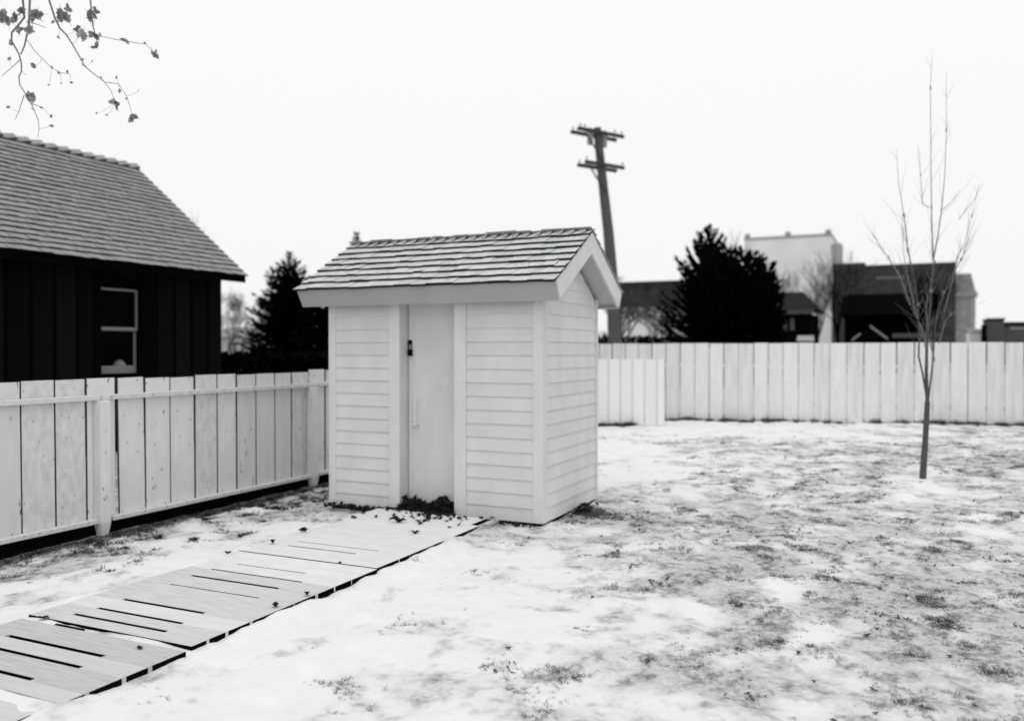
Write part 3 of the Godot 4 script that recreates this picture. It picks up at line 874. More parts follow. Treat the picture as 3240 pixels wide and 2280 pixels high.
# ---------------------------------------------------------------- dark house
func make_house() -> void:
	var o := thing("dark_house", "dark board and batten house with shingled gable roof beyond the low fence", "house")
	var xw := -8.27
	var zg := -4.66
	var zn := 5.0
	var ridge := Vector2(-10.638, 5.17)
	var eave := Vector2(-7.86, 2.96)
	var back := -13.0
	# the wall, pierced by the window
	var st := start()
	var wy0 := 1.2
	var wy1 := 2.62
	var wz0 := -2.88
	var wz1 := -2.1
	span(st, Vector3(xw - 0.2, 0, zg), Vector3(xw - 0.022, wy0, zn))
	span(st, Vector3(xw - 0.2, wy1, zg), Vector3(xw - 0.022, 3.2, zn))
	span(st, Vector3(xw - 0.2, wy0, zg), Vector3(xw - 0.022, wy1, wz0))
	span(st, Vector3(xw - 0.2, wy0, wz1), Vector3(xw - 0.022, wy1, zn))
	span(st, Vector3(back, 0, zg), Vector3(xw - 0.2, 3.2, zg + 0.2))
	span(st, Vector3(back, 0, zn - 0.2), Vector3(xw - 0.2, 3.2, zn))
	span(st, Vector3(back, 0, zg + 0.2), Vector3(back + 0.2, 3.2, zn - 0.2))
	for z in [zg, zn - 0.2]:
		var q := [Vector3(xw - 0.022, 3.2, z), Vector3(back, 3.2, z), Vector3(ridge.x, ridge.y - 0.1, z)]
		var d := Vector3(0, 0, 0.2)
		var cen: Vector3 = (q[0] + q[1] + q[2]) / 3.0 + d / 2.0
		tri(st, q[0], q[1], q[2], cen); tri(st, q[0] + d, q[1] + d, q[2] + d, cen)
		for e in [[0, 2], [1, 2]]:
			tri(st, q[e[0]], q[e[1]], q[e[1]] + d, cen); tri(st, q[e[0]], q[e[1]] + d, q[e[0]] + d, cen)
	piece("wall", st.commit(), M.house_wall, o)
	var z := zg + 0.003
	var i := 0
	while z < zn - 0.1:
		var w := 0.31
		var e := z + w
		var spans := [[0.02, 2.9]]
		if e > wz0 and z < wz1: spans = [[0.02, wy0 - 0.1], [wy1 + 0.12, 2.9]]
		for s in spans:
			piece("wall_board", box_mesh(Vector3(xw - 0.011, (s[0] + s[1]) / 2.0, z + w / 2.0), Vector3(0.026, s[1] - s[0], w), 0.003), M.house_board[i % 3], o)
		i += 1
		z += 0.372
	# window: dark casing, pale sashes set back in it
	var win := Node3D.new()
	put(win, "window", o)
	var cz := (wz0 + wz1) / 2.0
	st = start()
	span(st, Vector3(xw - 0.02, wy0 - 0.1, wz0 - 0.11), Vector3(xw + 0.03, wy1 + 0.11, wz0 + 0.003))
	span(st, Vector3(xw - 0.02, wy0 - 0.1, wz1 - 0.003), Vector3(xw + 0.03, wy1 + 0.11, wz1 + 0.11))
	span(st, Vector3(xw - 0.02, wy1, wz0 + 0.003), Vector3(xw + 0.029, wy1 + 0.11, wz1 - 0.003))
	piece("frame", st.commit(), M.house_wall, win)
	piece("sill", box_mesh(Vector3(xw + 0.0, wy0 - 0.05, cz), Vector3(0.12, 0.05, wz1 - wz0 - 0.01), 0.005), M.house_wall, win)
	for s in [[2.575, 1.915, xw - 0.06, 0.032, 0.05], [1.94, 1.235, xw - 0.1, 0.035, 0.12]]:
		st = start()
		var x: float = s[2]
		var a := wz0 + 0.02
		var b := wz1 - 0.02
		span(st, Vector3(x - 0.03, s[1], a), Vector3(x, s[0], a + s[3]))
		span(st, Vector3(x - 0.03, s[1], b - s[3]), Vector3(x, s[0], b))
		span(st, Vector3(x - 0.029, s[0] - 0.035, a + s[3]), Vector3(x - 0.001, s[0], b - s[3]))
		span(st, Vector3(x - 0.029, s[1], a + s[3]), Vector3(x - 0.001, s[1] + s[4], b - s[3]))
		piece("sash", st.commit(), M.sash, win)
		piece("pane", box_mesh(Vector3(x - 0.016, (s[0] + s[1]) / 2.0, cz), Vector3(0.004, s[0] - s[1] - 0.02, b - a - 0.02)), M.glass, win)
	piece("dark_room", box_mesh(Vector3(xw - 0.75, 1.9, cz), Vector3(0.04, 2.2, 3.2)), M.house_dark, o)  # added near black sheet standing for the unlit room behind the panes
	st = start()
	lathe(st, Vector3(xw - 0.22, 1.24, wz0 + 0.24), [[0.0, 0.0], [0.06, 0.0], [0.1, 0.05], [0.1, 0.12], [0.06, 0.19], [0.0, 0.21]], 14)
	tag(piece("bowl", st.commit(), M.vessel, self), "pale rounded vessel on the sill behind the dark house's lower window pane", "vessel")
	# roof: deck, fascia, shingles
	var run := eave - ridge
	var L := run.length()
	for side in [1, -1]:
		var s := Vector3(run.x / L * side, run.y / L, 0)
		var n := Vector3(-run.y / L * side, run.x / L, 0)
		var top := Vector3(ridge.x, ridge.y, 0)
		st = start()
		var q := []
		for zz in [zg - 0.17, zn + 0.2]:
			var a := top + Vector3(0, 0, zz)
			q.append_array([a, a + s * L, a + s * L - Vector3.UP * 0.14, a - Vector3.UP * 0.16])
		hexa(st, q)
		piece("roof", st.commit(), M.house_wall, o)
		var tops := start()
		var butts := start()
		var rows := 24
		var expo := (L + 0.04) / rows
		for r in rows:
			var d := L + 0.05 - r * expo
			if side == -1:
				var sm := shingle_mesh(zn - zg + 0.4, 0.2, 0.022, M.house_shingle, M.house_butt)
				var tf := Transform3D(Basis(Vector3.BACK * side, n, s) * Basis(Vector3.RIGHT, -0.05), top + Vector3(0, 0, (zg + zn) / 2.0) + s * d + n * 0.006)
				tops.append_from(sm, 0, tf); butts.append_from(sm, 1, tf)
				continue
			var zz := zg - 0.19
			while zz < zn + 0.2:
				var w := rng.randf_range(0.09, 0.2)
				var sm := shingle_mesh(w, 0.21, 0.027 + rng.randf_range(-0.005, 0.005), M.house_shingle, M.house_butt)
				var tf := Transform3D(Basis(Vector3.FORWARD, n, s) * Basis(Vector3.RIGHT, -0.05), top + Vector3(0, 0, zz + w / 2.0) + s * (d + rng.randf_range(-0.01, 0.01)) + n * 0.006)
				tops.append_from(sm, 0, tf); butts.append_from(sm, 1, tf)
				zz += w
		var am := tops.commit()
		butts.commit(am)
		am.surface_set_material(0, M.house_shingle)
		am.surface_set_material(1, M.house_butt)
		tag(piece("shingles", am, null, o), "", "", "", "stuff")
		var cap := shingle_mesh(0.14, 0.3, 0.045, M.house_shingle, M.house_butt)
		var cz2 := zg - 0.19
		while cz2 < zn:
			piece("ridge_cap", cap, null, o, top + Vector3(0, 0, cz2) + n * 0.03 + s * 0.06, Basis(s * side, n, Vector3.FORWARD) * Basis(Vector3.RIGHT, -0.1))
			cz2 += 0.25

# ---------------------------------------------------------------- pole
func make_pole() -> void:
	var o := thing("utility_pole", "weathered timber utility pole with two double crossarms behind the privy", "utility pole", Vector3(-6.3, 0.1, -21.75))
	var st := start()
	tube(st, [Vector3(0.0, -0.3, 0), Vector3(-0.05, 1.8, 0.03), Vector3(-0.14, 4.0, 0.06), Vector3(-0.26, 5.6, 0.1), Vector3(-0.48, 7.6, 0.15), Vector3(-0.66, 9.38, 0.2)], 0.26, 0.14, 10)
	piece("shaft", st.commit(), M.pole, o)
	var ang := deg_to_rad(24.85 + 35.0)
	var b := Basis(Vector3.UP, ang)
	for a in [[9.16, -0.64, 0.19, 2.1], [8.02, -0.52, 0.16, 1.8]]:
		for side in [-1, 1]:
			var c := Vector3(a[1], a[0], a[2]) + b * Vector3(0, side * 0.02, side * 0.2)
			st = start()
			box(st, Vector3.ZERO, Vector3(a[3], 0.115, 0.09))
			var arm := piece("crossarm", st.commit(), M.pole_arm, o, c, b)
			for k in [-0.46, -0.36, 0.3, 0.46]:
				if a[0] < 9.0 and absf(k) < 0.4: continue
				st = start()
				lathe(st, Vector3(k * a[3], 0.055, 0), [[0.012, 0.0], [0.012, 0.06], [0.04, 0.07], [0.03, 0.12], [0.0, 0.14]], 7)
				piece("insulator", st.commit(), M.glass_knob, arm)
		st = start()
		tube(st, [Vector3(a[1], a[0], a[2]) + b * Vector3(-0.75, -0.06, 0.2), Vector3(a[1] + 0.07, a[0] - 0.95, a[2]) + b * Vector3(-0.02, 0, 0.17)], 0.028, 0.028, 4)
		piece("brace", st.commit(), M.pole_arm, o)
	for k in [0.3, -0.35]:
		st = start()
		lathe(st, Vector3(-0.64, 9.1, 0.19) + b * Vector3(k, -0.35, 0.0), [[0.0, 0.0], [0.1, 0.0], [0.11, 0.05], [0.11, 0.5], [0.06, 0.58], [0.0, 0.6]], 10)
		piece("cutout", st.commit(), M.far_trim, o)
	var p := thing("stub_post", "thin dark stub post standing close beside the utility pole's foot", "post", Vector3(-6.27, 0.1, -22.05))
	st = start()
	tube(st, [Vector3(0, -0.3, 0), Vector3(0.0, 2.0, 0), Vector3(0.0, 3.6, 0)], 0.09, 0.08, 8)
	piece("shaft", st.commit(), M.pole_arm, p)

# ---------------------------------------------------------------- trees
func frond(st: SurfaceTool, a: Vector3, d: Vector3, n: float, w: float) -> void:
	# a flat spray: a long kite
	var s := d.cross(Vector3(rng.randf_range(-1, 1), 1, rng.randf_range(-1, 1))).normalized() * w
	var t := a + d * n
	var m := a + d * n * 0.4
	var under := m - d.cross(s).normalized() * 5.0
	tri(st, a, m + s, t, under); tri(st, a, t, m - s, under)

func conifer(called: String, label: String, at: Vector3, h: float, r: float, sd: int, up: float, full: float, power := 0.8, base := 0.04, spread := 1.1) -> void:
	rng.seed = sd
	var o := thing(called, label, "tree", at)
	var st := start()
	tube(st, [Vector3.ZERO + Vector3.DOWN * 0.3, Vector3(0, h * 0.5, 0), Vector3(0, h * 0.97, 0)], r * 0.09 + 0.05, 0.02, 7)
	piece("trunk", st.commit(), M.dark_bark, o)
	st = start()
	var y := h * base
	while y < h:
		var t := y / h
		var reach := r * pow(1.0 - t, power)
		var count := int(lerpf(11.0, 5.0, t) * full)
		for k in count:
			var az := TAU * (k + rng.randf()) / count
			var l := reach * rng.randf_range(0.72, 1.12) + 0.08
			var el := lerpf(-0.12, up, t) + rng.randf_range(-0.15, 0.15)
			var d := Vector3(cos(az) * cos(el), sin(el), sin(az) * cos(el))
			var a := Vector3(0, y, 0)
			var steps := maxi(3, int(l / 0.16))
			for i in range(0, steps):
				var f := (i + 0.5) / steps
				var p := a + d * l * f + Vector3.UP * (0.22 * l * f * f * up)
				var fl := lerpf(0.5, 0.26, f) * clampf(l, 0.35, 1.2)
				for e in 2:
					var q := d.rotated(Vector3.UP, rng.randf_range(-spread, spread))
					q.y += rng.randf_range(-0.35, 0.3) + 0.25 * up
					frond(st, p, q.normalized(), fl, fl * 0.24)
			frond(st, a + d * l * 0.8, (d + Vector3.UP * 0.2 * up).normalized(), 0.32 * clampf(l, 0.3, 1.0) + 0.1, 0.07)
		y += lerpf(0.15, 0.2, t) * h / 6.0
	frond(st, Vector3(0, h * 0.93, 0), Vector3.UP, h * 0.08, 0.05)
	piece("crown", st.commit(), M.needles, o)

func round_evergreen(called: String, label: String, at: Vector3, h: float, r: float, sd: int, count: int) -> void:
	rng.seed = sd
	var o := thing(called, label, "tree", at)
	var st := start()
	tube(st, [Vector3.DOWN * 0.3, Vector3(0, h * 0.4, 0), Vector3(0.05, h * 0.8, 0)], 0.16, 0.04, 7)
	for k in 16:
		var az := TAU * k / 16.0 + rng.randf()
		var y := rng.randf_range(0.15, 0.6) * h
		tube(st, [Vector3(0, y, 0), Vector3(cos(az) * r * 0.4, y + 0.2 * h, sin(az) * r * 0.4), Vector3(cos(az) * r * 0.75, y + 0.25 * h, sin(az) * r * 0.75)], 0.05, 0.01, 4)
	piece("trunk", st.commit(), M.dark_bark, o)
	st = start()
	var lump := FastNoiseLite.new()
	lump.seed = sd
	lump.frequency = 0.9
	for i in count:
		var d := Vector3(rng.randfn(), rng.randfn(), rng.randfn()).normalized()
		var k := pow(rng.randf(), 0.4)
		var w := (1.0 + 0.22 * lump.get_noise_3d(d.x * 2.0, d.y * 2.0, d.z * 2.0))
		var flat := Vector2(d.x, d.z).length()
		var full := pow(flat, 0.55) / maxf(flat, 0.001)
		d = Vector3(d.x * full, d.y, d.z * full)
		var p := Vector3(d.x * r * w, maxf(0.0, 0.5 + d.y * 0.5 * w) * h * 0.97, d.z * r * w)
		p = Vector3(p.x * k, h * 0.45 + (p.y - h * 0.45) * k, p.z * k)
		if d.y < 0.0: p.x *= 1.0 - d.y * 0.15; p.z *= 1.0 - d.y * 0.15
		var q := (d + Vector3(rng.randf_range(-0.7, 0.7), rng.randf_range(0.0, 0.9), rng.randf_range(-0.7, 0.7))).normalized()
		var l := rng.randf_range(0.2, 0.42)
		frond(st, p, q, l, l * 0.28)
	piece("crown", st.commit(), M.needles, o)

func grow(st: SurfaceTool, a: Vector3, d: Vector3, l: float, r: float, deep: int, spread: float) -> void:
	var pts := [a]
	var p := a
	var e := d
	var n := 4
	for i in n:
		e = (e + Vector3(rng.randf_range(-1, 1), rng.randf_range(-0.4, 0.8), rng.randf_range(-1, 1)) * 0.14).normalized()
		p += e * l / n
		pts.append(p)
	tube(st, pts, r, r * 0.45, 5 if r > 0.03 else 3)
	if deep <= 0: return
	for k in 4:
		var f := rng.randf_range(0.3, 1.0)
		var q: Vector3 = pts[0].lerp(pts[n], f) if k else pts[n]
		var g := (e + Vector3(rng.randf_range(-1, 1), rng.randf_range(-0.3, 0.8), rng.randf_range(-1, 1)) * spread).normalized()
		grow(st, q, g, l * rng.randf_range(0.5, 0.72), maxf(r * 0.5, 0.006), deep - 1, spread)

func bare_tree(label: String, at: Vector3, h: float, sd: int, spread := 0.8, m: Material = null, deep := 4, group := "") -> void:
	rng.seed = sd
	var o := thing("bare_tree", label, "tree", at, 0.0, group)
	var st := start()
	var top := Vector3(rng.randf_range(-0.2, 0.2), h * 0.35, 0)
	tube(st, [Vector3.DOWN * 0.3, top * 0.5, top], h * 0.022, h * 0.014, 6)
	piece("trunk", st.commit(), m if m else M.far_bark, o)
	st = start()
	for k in 4:
		grow(st, top * rng.randf_range(0.75, 1.0), Vector3(rng.randf_range(-0.5, 0.5) * spread, 1, rng.randf_range(-0.5, 0.5) * spread).normalized(), h * 0.36, h * 0.01, deep, spread)
	piece("branches", st.commit(), m if m else M.far_bark, o)

func make_young_tree() -> void:
	rng.seed = 77
	var o := thing("young_tree", "young bare tree with slender upright branches standing in the snowy lawn", "tree", Vector3(3.166, 0.05, -4.203), deg_to_rad(24.85))
	var off := func(list: Array, k: float) -> Array:
		var r := []
		for i in list.size():
			r.append(Vector3(list[i][0], list[i][1], k * i * 4.0 + rng.randf_range(-0.6, 0.6)) * 0.01)
		return r
	var st := start()
	tube(st, off.call([[-1, -20], [0, 0], [1, 26], [3, 46], [5, 94]], 0.0), 0.043, 0.03, 9)
	piece("trunk", st.commit(), M.bark, o)
	var limbs := [
		[[[5, 92], [3, 128], [3, 162], [5, 189], [7, 226], [11, 262]], 0.032, 0.013, 0.2], [[[11, 262], [8, 298], [6, 325], [3, 379], [1, 464], [1, 501]], 0.012, 0.0025, 0.7], [[[11, 262], [18, 294], [23, 323], [28, 366], [31, 420], [31, 491]], 0.012, 0.0025, -0.6],
		[[[4, 100], [-3, 125], [-10, 148], [-12, 165], [-16, 209], [-23, 240], [-33, 271], [-38, 294], [-42, 310], [-50, 342], [-56, 383]], 0.017, 0.002, 1.2], [[[-16, 209], [-25, 243], [-37, 267], [-45, 281], [-52, 298]], 0.009, 0.003, -1.5],
		[[[6, 95], [14, 142], [18, 162], [24, 199], [36, 226], [48, 247], [62, 267], [72, 286], [84, 315]], 0.016, 0.002, -1.4], [[[3, 162], [-4, 196], [-12, 243], [-14, 277], [-11, 298], [-7, 325]], 0.009, 0.002, -2.0], [[[6, 325], [-6, 328], [-13, 362], [-18, 389]], 0.007, 0.002, 2.0],
		[[[24, 199], [30, 237], [32, 264], [37, 281], [41, 311], [45, 345]], 0.008, 0.002, 1.8], [[[14, 142], [9, 175], [12, 209], [21, 237], [28, 257]], 0.009, 0.002, -2.2], [[[3, 128], [-3, 175], [-20, 199], [-30, 216]], 0.008, 0.002, 2.4], [[[23, 323], [31, 332], [38, 345]], 0.006, 0.002, 1.0],
		[[[18, 162], [28, 189], [38, 199], [52, 204]], 0.007, 0.002, -1.2], [[[41, 311], [55, 332], [63, 352]], 0.005, 0.002, 1.5]]
	var twigs := start()
	for l in limbs:
		st = start()
		var pts: Array = off.call(l[0], l[3])
		tube(st, pts, l[1] * 0.75, l[2] * 0.7, 6)
		piece("branch", st.commit(), M.bark if l[1] > 0.0125 else M.twig, o)
		for i in range(1, pts.size()):
			for k in 5:
				var f := rng.randf()
				var a: Vector3 = pts[i - 1].lerp(pts[i], f)
				if a.y < 1.5 or a.y > 2.9 and rng.randf() < 0.7: continue
				var d: Vector3 = (pts[i] - pts[i - 1]).normalized() + Vector3(rng.randf_range(-1, 1), rng.randf_range(-0.1, 0.6), rng.randf_range(-1, 1)) * 0.9
				d = d.normalized()
				var ln := rng.randf_range(0.1, 0.42)
				var e := a + d * ln * 0.5
				tube(twigs, [a, e, e + (d + Vector3(rng.randf_range(-0.3, 0.3), 0.25, 0)).normalized() * ln * 0.5], 0.002, 0.0008, 3)
		# buds and knuckles
		for i in range(2, pts.size() - 1, 2):
			tube(twigs, [pts[i] - Vector3(0, 0.02, 0), pts[i], pts[i] + Vector3(0, 0.02, 0)], l[1] * 0.8, l[1] * 0.7, 5)
	tag(piece("twigs", twigs.commit(), M.twig, o), "", "", "", "stuff")

func make_overhanging_tree() -> void:
	rng.seed = 99
	var o := thing("overhanging_tree", "tree reaching in from the left with a few withered leaves on drooping twigs", "tree", Vector3(-3.367, 4.29, 2.76), deg_to_rad(24.85))
	var st := start()
	tube(st, [Vector3(-2.05, -4.6, 0), Vector3(-2.0, -2.5, 0.05), Vector3(-1.95, -0.8, 0), Vector3(-1.8, 0.8, 0.1), Vector3(-1.7, 2.6, 0.0)], 0.2, 0.06, 10)
	piece("trunk", st.commit(), M.bark, o)
	st = start()
	tube(st, [Vector3(-1.95, -0.9, 0), Vector3(-1.2, 0.15, 0), Vector3(-0.5, 0.3, 0), Vector3(0.1, 0.16, 0), Vector3(0.5, 0.14, 0), Vector3(0.95, 0.12, 0.02)], 0.07, 0.008, 7)
	tube(st, [Vector3(-1.85, 0.2, 0), Vector3(-2.7, 1.3, 0.3), Vector3(-3.3, 2.0, 0.2)], 0.06, 0.01, 6)
	tube(st, [Vector3(-1.8, 0.9, 0), Vector3(-1.1, 2.0, -0.3), Vector3(-0.6, 3.2, -0.2)], 0.05, 0.008, 6)
	piece("limb", st.commit(), M.bark, o)
	var ends := []
	var curves := [[[17.1, 14], [17.1, -12.6], [11.4, -19.4], [7.4, -24.0], [7.8, -30.8], [10.8, -35.4], [14.3, -41.1], [16.6, -48.0], [16.9, -54.8], [14.6, -59.4], [14.8, -65.1], [18.8, -71.9], [22.3, -78.8], [24.6, -84.5], [27.4, -91.4], [28.3, -98.2], [28.0, -105.1]], [[24, 14], [21.1, -17.1], [18.8, -26.3], [17.1, -34.3], [14.8, -41.1]],
		[[33, 14], [42.3, -13.7], [45.7, -21.7], [50.2, -26.3], [54.2, -33.1], [59.4, -42.3], [64.0, -50.2], [70.8, -56.0], [79.9, -62.8], [84.5, -68.5], [89.1, -78.8]], [[67, 13], [71.9, -20.6], [73.7, -28.6], [74.2, -35.4]], [[73.1, -27.4], [79.9, -28.6], [86.8, -30.3], [97.1, -32.0]], [[16.0, -45.7], [9.1, -51.4], [0.0, -58.2]],
		[[18.8, -28.6], [26.3, -38.8], [33.1, -45.7], [40.0, -52.5], [46.8, -56.0], [53.7, -57.1]], [[22.3, -78.8], [28.6, -81.1], [33.1, -83.4]], [[18.8, -73.1], [13.7, -85.6], [10.3, -91.4]], [[21.1, -17.1], [29.7, -19.4], [35.4, -21.7]], [[21.7, -10.3], [28.6, -14.8], [34.3, -17.1]], [[86.8, -30.3], [102.8, -33.1], [112.5, -34.3], [118.8, -41.1]], [[79.9, -62.8], [90.2, -64.0], [95.9, -73.1], [101.1, -90.2]]]
	var n := 0
	for c in curves:
		var pts := []
		for k in c:
			pts.append(Vector3(k[0], k[1], 0.0) * 0.01 + Vector3(0, 0, 0.02 * sin(k[1] * 0.09 + n)))
		ends.append_array(pts)
		st = start()
		var thick: float = [0.0085, 0.009, 0.008, 0.007, 0.003, 0.0035, 0.003, 0.004, 0.0035, 0.004, 0.004, 0.003, 0.003][n]
		tube(st, pts, thick, 0.0018 if n != 1 else 0.005, 5)
		piece("twig", st.commit(), M.twig, o)
		n += 1
	var forms := [leaf_mesh(31, 0.8), leaf_mesh(32, 1.5), leaf_mesh(33, 0.3)]
	var stalks := start()
	for l in [[4.0, -12.6, 5.7], [10.3, -11.4, 4.6], [26.3, -12.0, 6.9], [30.8, -12.6, 3.4], [14.8, -22.8, 4.6], [23.4, -22.3, 4.6], [10.3, -33.7, 2.9], [8.0, -45.7, 2.5], [22.3, -73.1, 5.1], [49.1, -13.7, 6.9], [40.0, -17.1, 2.3], [61.7, -26.8, 5.1], [58.2, -22.8, 2.9], [69.7, -12.6, 5.1], [75.4, -12.0, 3.4], [71.4, -26.8, 4.0], [74.8, -35.4, 2.9], [78.8, -28.0, 2.1], [62.2, -45.1, 2.1], [63.4, -49.7, 1.7], [69.7, -46.3, 1.7], [97.1, -31.4, 2.9], [118.8, -41.7, 4.0], [112.5, -34.3, 1.7], [90.8, -69.1, 2.5], [90.2, -60.5, 2.1], [86.8, -77.7, 3.0], [89.6, -81.7, 3.0],
			[101.1, -91.4, 4.0], [97.1, -75.9, 1.8], [105.1, -69.1, 1.6], [77.1, -58.8, 1.6], [46.3, -56.5, 2.3], [53.7, -56.5, 1.8], [53.7, -62.8, 1.8], [46.8, -64.0, 1.1], [36.5, -65.1, 1.6], [40.5, -52.5, 1.4], [26.3, -51.4, 2.9], [6.3, -82.2, 2.3], [37.9, -89.1, 2.3], [39.2, -95.9, 2.5], [30.3, -81.1, 1.7], [23.4, -82.8, 1.4], [74.8, -87.4, 1.6], [82.2, -89.1, 1.6], [19.4, -57.1, 1.1], [42.8, -27.4, 1.8], [1.0, -10.5, 5.0], [20.0, -10.0, 4.0], [46.0, -9.5, 4.0], [55.0, -9.0, 3.5]]:
		var p := Vector3(l[0], l[1], 0) * 0.01
		var best: Vector3 = ends[0]
		for e in ends:
			if e.distance_to(p) < best.distance_to(p): best = e
		p.z = best.z + rng.randf_range(-0.03, 0.03)
		tube(stalks, [best, best.lerp(p, 0.5) + Vector3(0, -0.006, 0), p], 0.0012, 0.0009, 3)
		for k in (3 if l[2] > 2.6 else 1):
			var bas := Basis(Vector3.BACK, rng.randf() * TAU) * Basis(Vector3.RIGHT, 1.57 + rng.randf_range(-0.6, 0.6)) * Basis(Vector3.BACK, rng.randf_range(-0.7, 0.7))
			piece("leaf", forms[rng.randi() % 3], M.leaf_c, o, p + Vector3(rng.randf_range(-0.014, 0.014), rng.randf_range(-0.014, 0.014), 0) * k, bas.scaled(Vector3.ONE * l[2] * 0.016))
	tag(piece("stalks", stalks.commit(), M.bark, o), "", "", "", "stuff")

# ---------------------------------------------------------------- town beyond the fence
func block(st: SurfaceTool, x0: float, x1: float, y0: float, y1: float, zf: float, deep: float) -> void:
	span(st, Vector3(x0, y0, zf - deep), Vector3(x1, y1, zf))

func gable_roof(st: SurfaceTool, x0: float, x1: float, ye: float, yr: float, zf: float, deep: float, hip := 0.0) -> void:
	# ridge along x
	var zr := zf - deep / 2.0
	var p := [Vector3(x0, ye, zf), Vector3(x1, ye, zf), Vector3(x1, ye, zf - deep), Vector3(x0, ye, zf - deep),
		Vector3(x0 + hip, yr, zr + 0.03), Vector3(x1 - hip, yr, zr + 0.03), Vector3(x1 - hip, yr, zr - 0.03), Vector3(x0 + hip, yr, zr - 0.03)]
	hexa(st, p)

func make_town() -> void:
	var st := start()
	# tall white mill
	var o := thing("white_mill", "tall pale windowless building with three knobs along its parapet", "building")
	block(st, -17.57, -6.01, 0, 17.2, -115.7, 14.0)
	piece("wall", st.commit(), M.far_wall, o)
	st = start()
	block(st, -17.65, -5.93, 17.2, 17.5, -115.6, 14.2)
	piece("parapet", st.commit(), M.far_trim, o)
	for x in [-17.2, -11.7, -6.45]:
		st = start()
		lathe(st, Vector3(x, 17.45, -115.9), [[0.0, 0.0], [0.3, 0.0], [0.42, 0.25], [0.38, 0.55], [0.0, 0.7]], 8)
		piece("knob", st.commit(), M.far_trim, o)
	st = start()
	block(st, -5.99, -4.82, 0, 16.2, -116.5, 4.0)
	piece("stair_tower", st.commit(), M.pale_grey, o)
	# dark brick block
	o = thing("brick_building", "broad dark flat roofed building with a faint pale band, right of the white mill", "building")
	st = start()
	block(st, -4.26, 7.96, 0, 10.75, -93.8, 16.0)
	piece("wall", st.commit(), M.brick, o)
	st = start()
	block(st, -4.3, -0.95, 10.75, 11.25, -93.75, 16.1)
	block(st, -0.948, 8.0, 10.75, 10.93, -93.75, 16.1)
	piece("parapet", st.commit(), M.brick_trim, o)
	piece("sign_band", box_mesh(Vector3(1.6, 9.5, -93.77), Vector3(2.8, 0.32, 0.04)), M.sign, o)
	for x in [-2.6, 0.2, 3.0, 5.8]:
		piece("window", box_mesh(Vector3(x, 6.6, -93.79), Vector3(1.1, 1.9, 0.05)), M.dark_wall, o)
	# ornate pale building
	o = thing("ornate_building", "pale tall building with a dark cornice and mansard top, right of the brick building", "building")
	st = start()
	block(st, 4.0, 10.87, 0, 8.15, -110, 10)
	piece("wall", st.commit(), M.pale_grey, o)
	st = start()
	block(st, 3.8, 11.1, 8.15, 8.68, -109.8, 10.4)
	piece("cornice", st.commit(), M.far_trim, o)
	st = start()
	hexa(st, [Vector3(3.9, 8.68, -109.9), Vector3(10.9, 8.68, -109.9), Vector3(10.9, 8.68, -120), Vector3(3.9, 8.68, -120), Vector3(4.3, 11.0, -110.4), Vector3(10.4, 11.0, -110.4), Vector3(10.4, 11.0, -119.5), Vector3(4.3, 11.0, -119.5)])
	piece("roof", st.commit(), M.mid_grey, o)
	for x in [9.15, 10.2]:
		piece("window", box_mesh(Vector3(x, 6.1, -109.98), Vector3(0.4, 2.9, 0.06)), M.far_trim, o)
	# black house with a porch gable
	o = thing("black_house", "low black house with a long flat ridge and a small white edged porch gable", "house")
	st = start()
	block(st, -0.6, 4.5, 0, 3.9, -53.0, 6.0)
	piece("wall", st.commit(), M.dark_wall, o)
	st = start()
	gable_roof(st, -0.9, 4.75, 3.9, 5.45, -52.0, 8.0, 0.25)
	piece("roof", st.commit(), M.dark_wall, o)
	st = start()
	var q := [Vector3(0.25, 2.3, -48), Vector3(2.0, 2.3, -48), Vector3(1.13, 3.0, -48), Vector3(1.1, 3.0, -48)]
	var back := Vector3(0, 0, -5)
	hexa(st, q + [q[0] + back, q[1] + back, q[2] + back, q[3] + back])
	block(st, 0.35, 1.9, 0, 2.3, -48.1, 4.9)
	piece("porch", st.commit(), M.dark_wall, o)
	for s in [[0.12, 2.28, 0.6, 2.66], [1.13, 3.12, 2.1, 2.34]]:
		st = start()
		var a := Vector3(s[0], s[1], -47.9)
		var b := Vector3(s[2], s[3], -47.9)
		var d := Vector3(0, -0.13, 0)
		var z := Vector3(0, 0, -0.15)
		hexa(st, [a, b, b + d, a + d, a + z, b + z, b + d + z, a + d + z])
		piece("rake_board", st.commit(), M.white_trim, o)
	st = start()
	block(st, 2.35, 5.0, 2.36, 2.6, -48.2, 4.0)
	piece("porch_roof", st.commit(), M.rough_grey, o)
	# house right of the pine
	o = thing("dark_roofed_house", "dark roofed house with a pale eave band, half hidden behind the round evergreen", "house")
	st = start()
	block(st, -4.6, -1.7, 0, 3.62, -42.3, 5.0)
	piece("wall", st.commit(), M.dark_wall, o)
	st = start()
	gable_roof(st, -5.2, -1.4, 3.85, 5.0, -41.8, 6.0, 0.95)
	piece("roof", st.commit(), M.dark_roof, o)
	piece("eave_band", box_mesh(Vector3(-2.2, 3.75, -42.0), Vector3(1.4, 0.2, 0.3)), M.rough_grey, o)
	for w in [[-2.68, 3.05, 0.22, 0.66], [-3.05, 2.95, 0.16, 0.6]]:
		piece("window", box_mesh(Vector3(w[0], w[1], -42.27), Vector3(w[2], w[3], 0.06)), M.rough_grey, o)
	o = thing("pale_shed", "small pale shed top showing just over the back fence", "shed")
	st = start()
	block(st, -1.07, -0.5, 0, 2.0, -30.0, 0.8)
	piece("wall", st.commit(), M.mid_grey, o)
	st = start()
	gable_roof(st, -1.1, -0.47, 2.0, 2.22, -29.95, 0.9)
	piece("roof", st.commit(), M.pale_grey, o)
	# left: pale building under a dark roof
	o = thing("pale_house", "pale walled house with broad dark roof just right of the privy", "house")
	st = start()
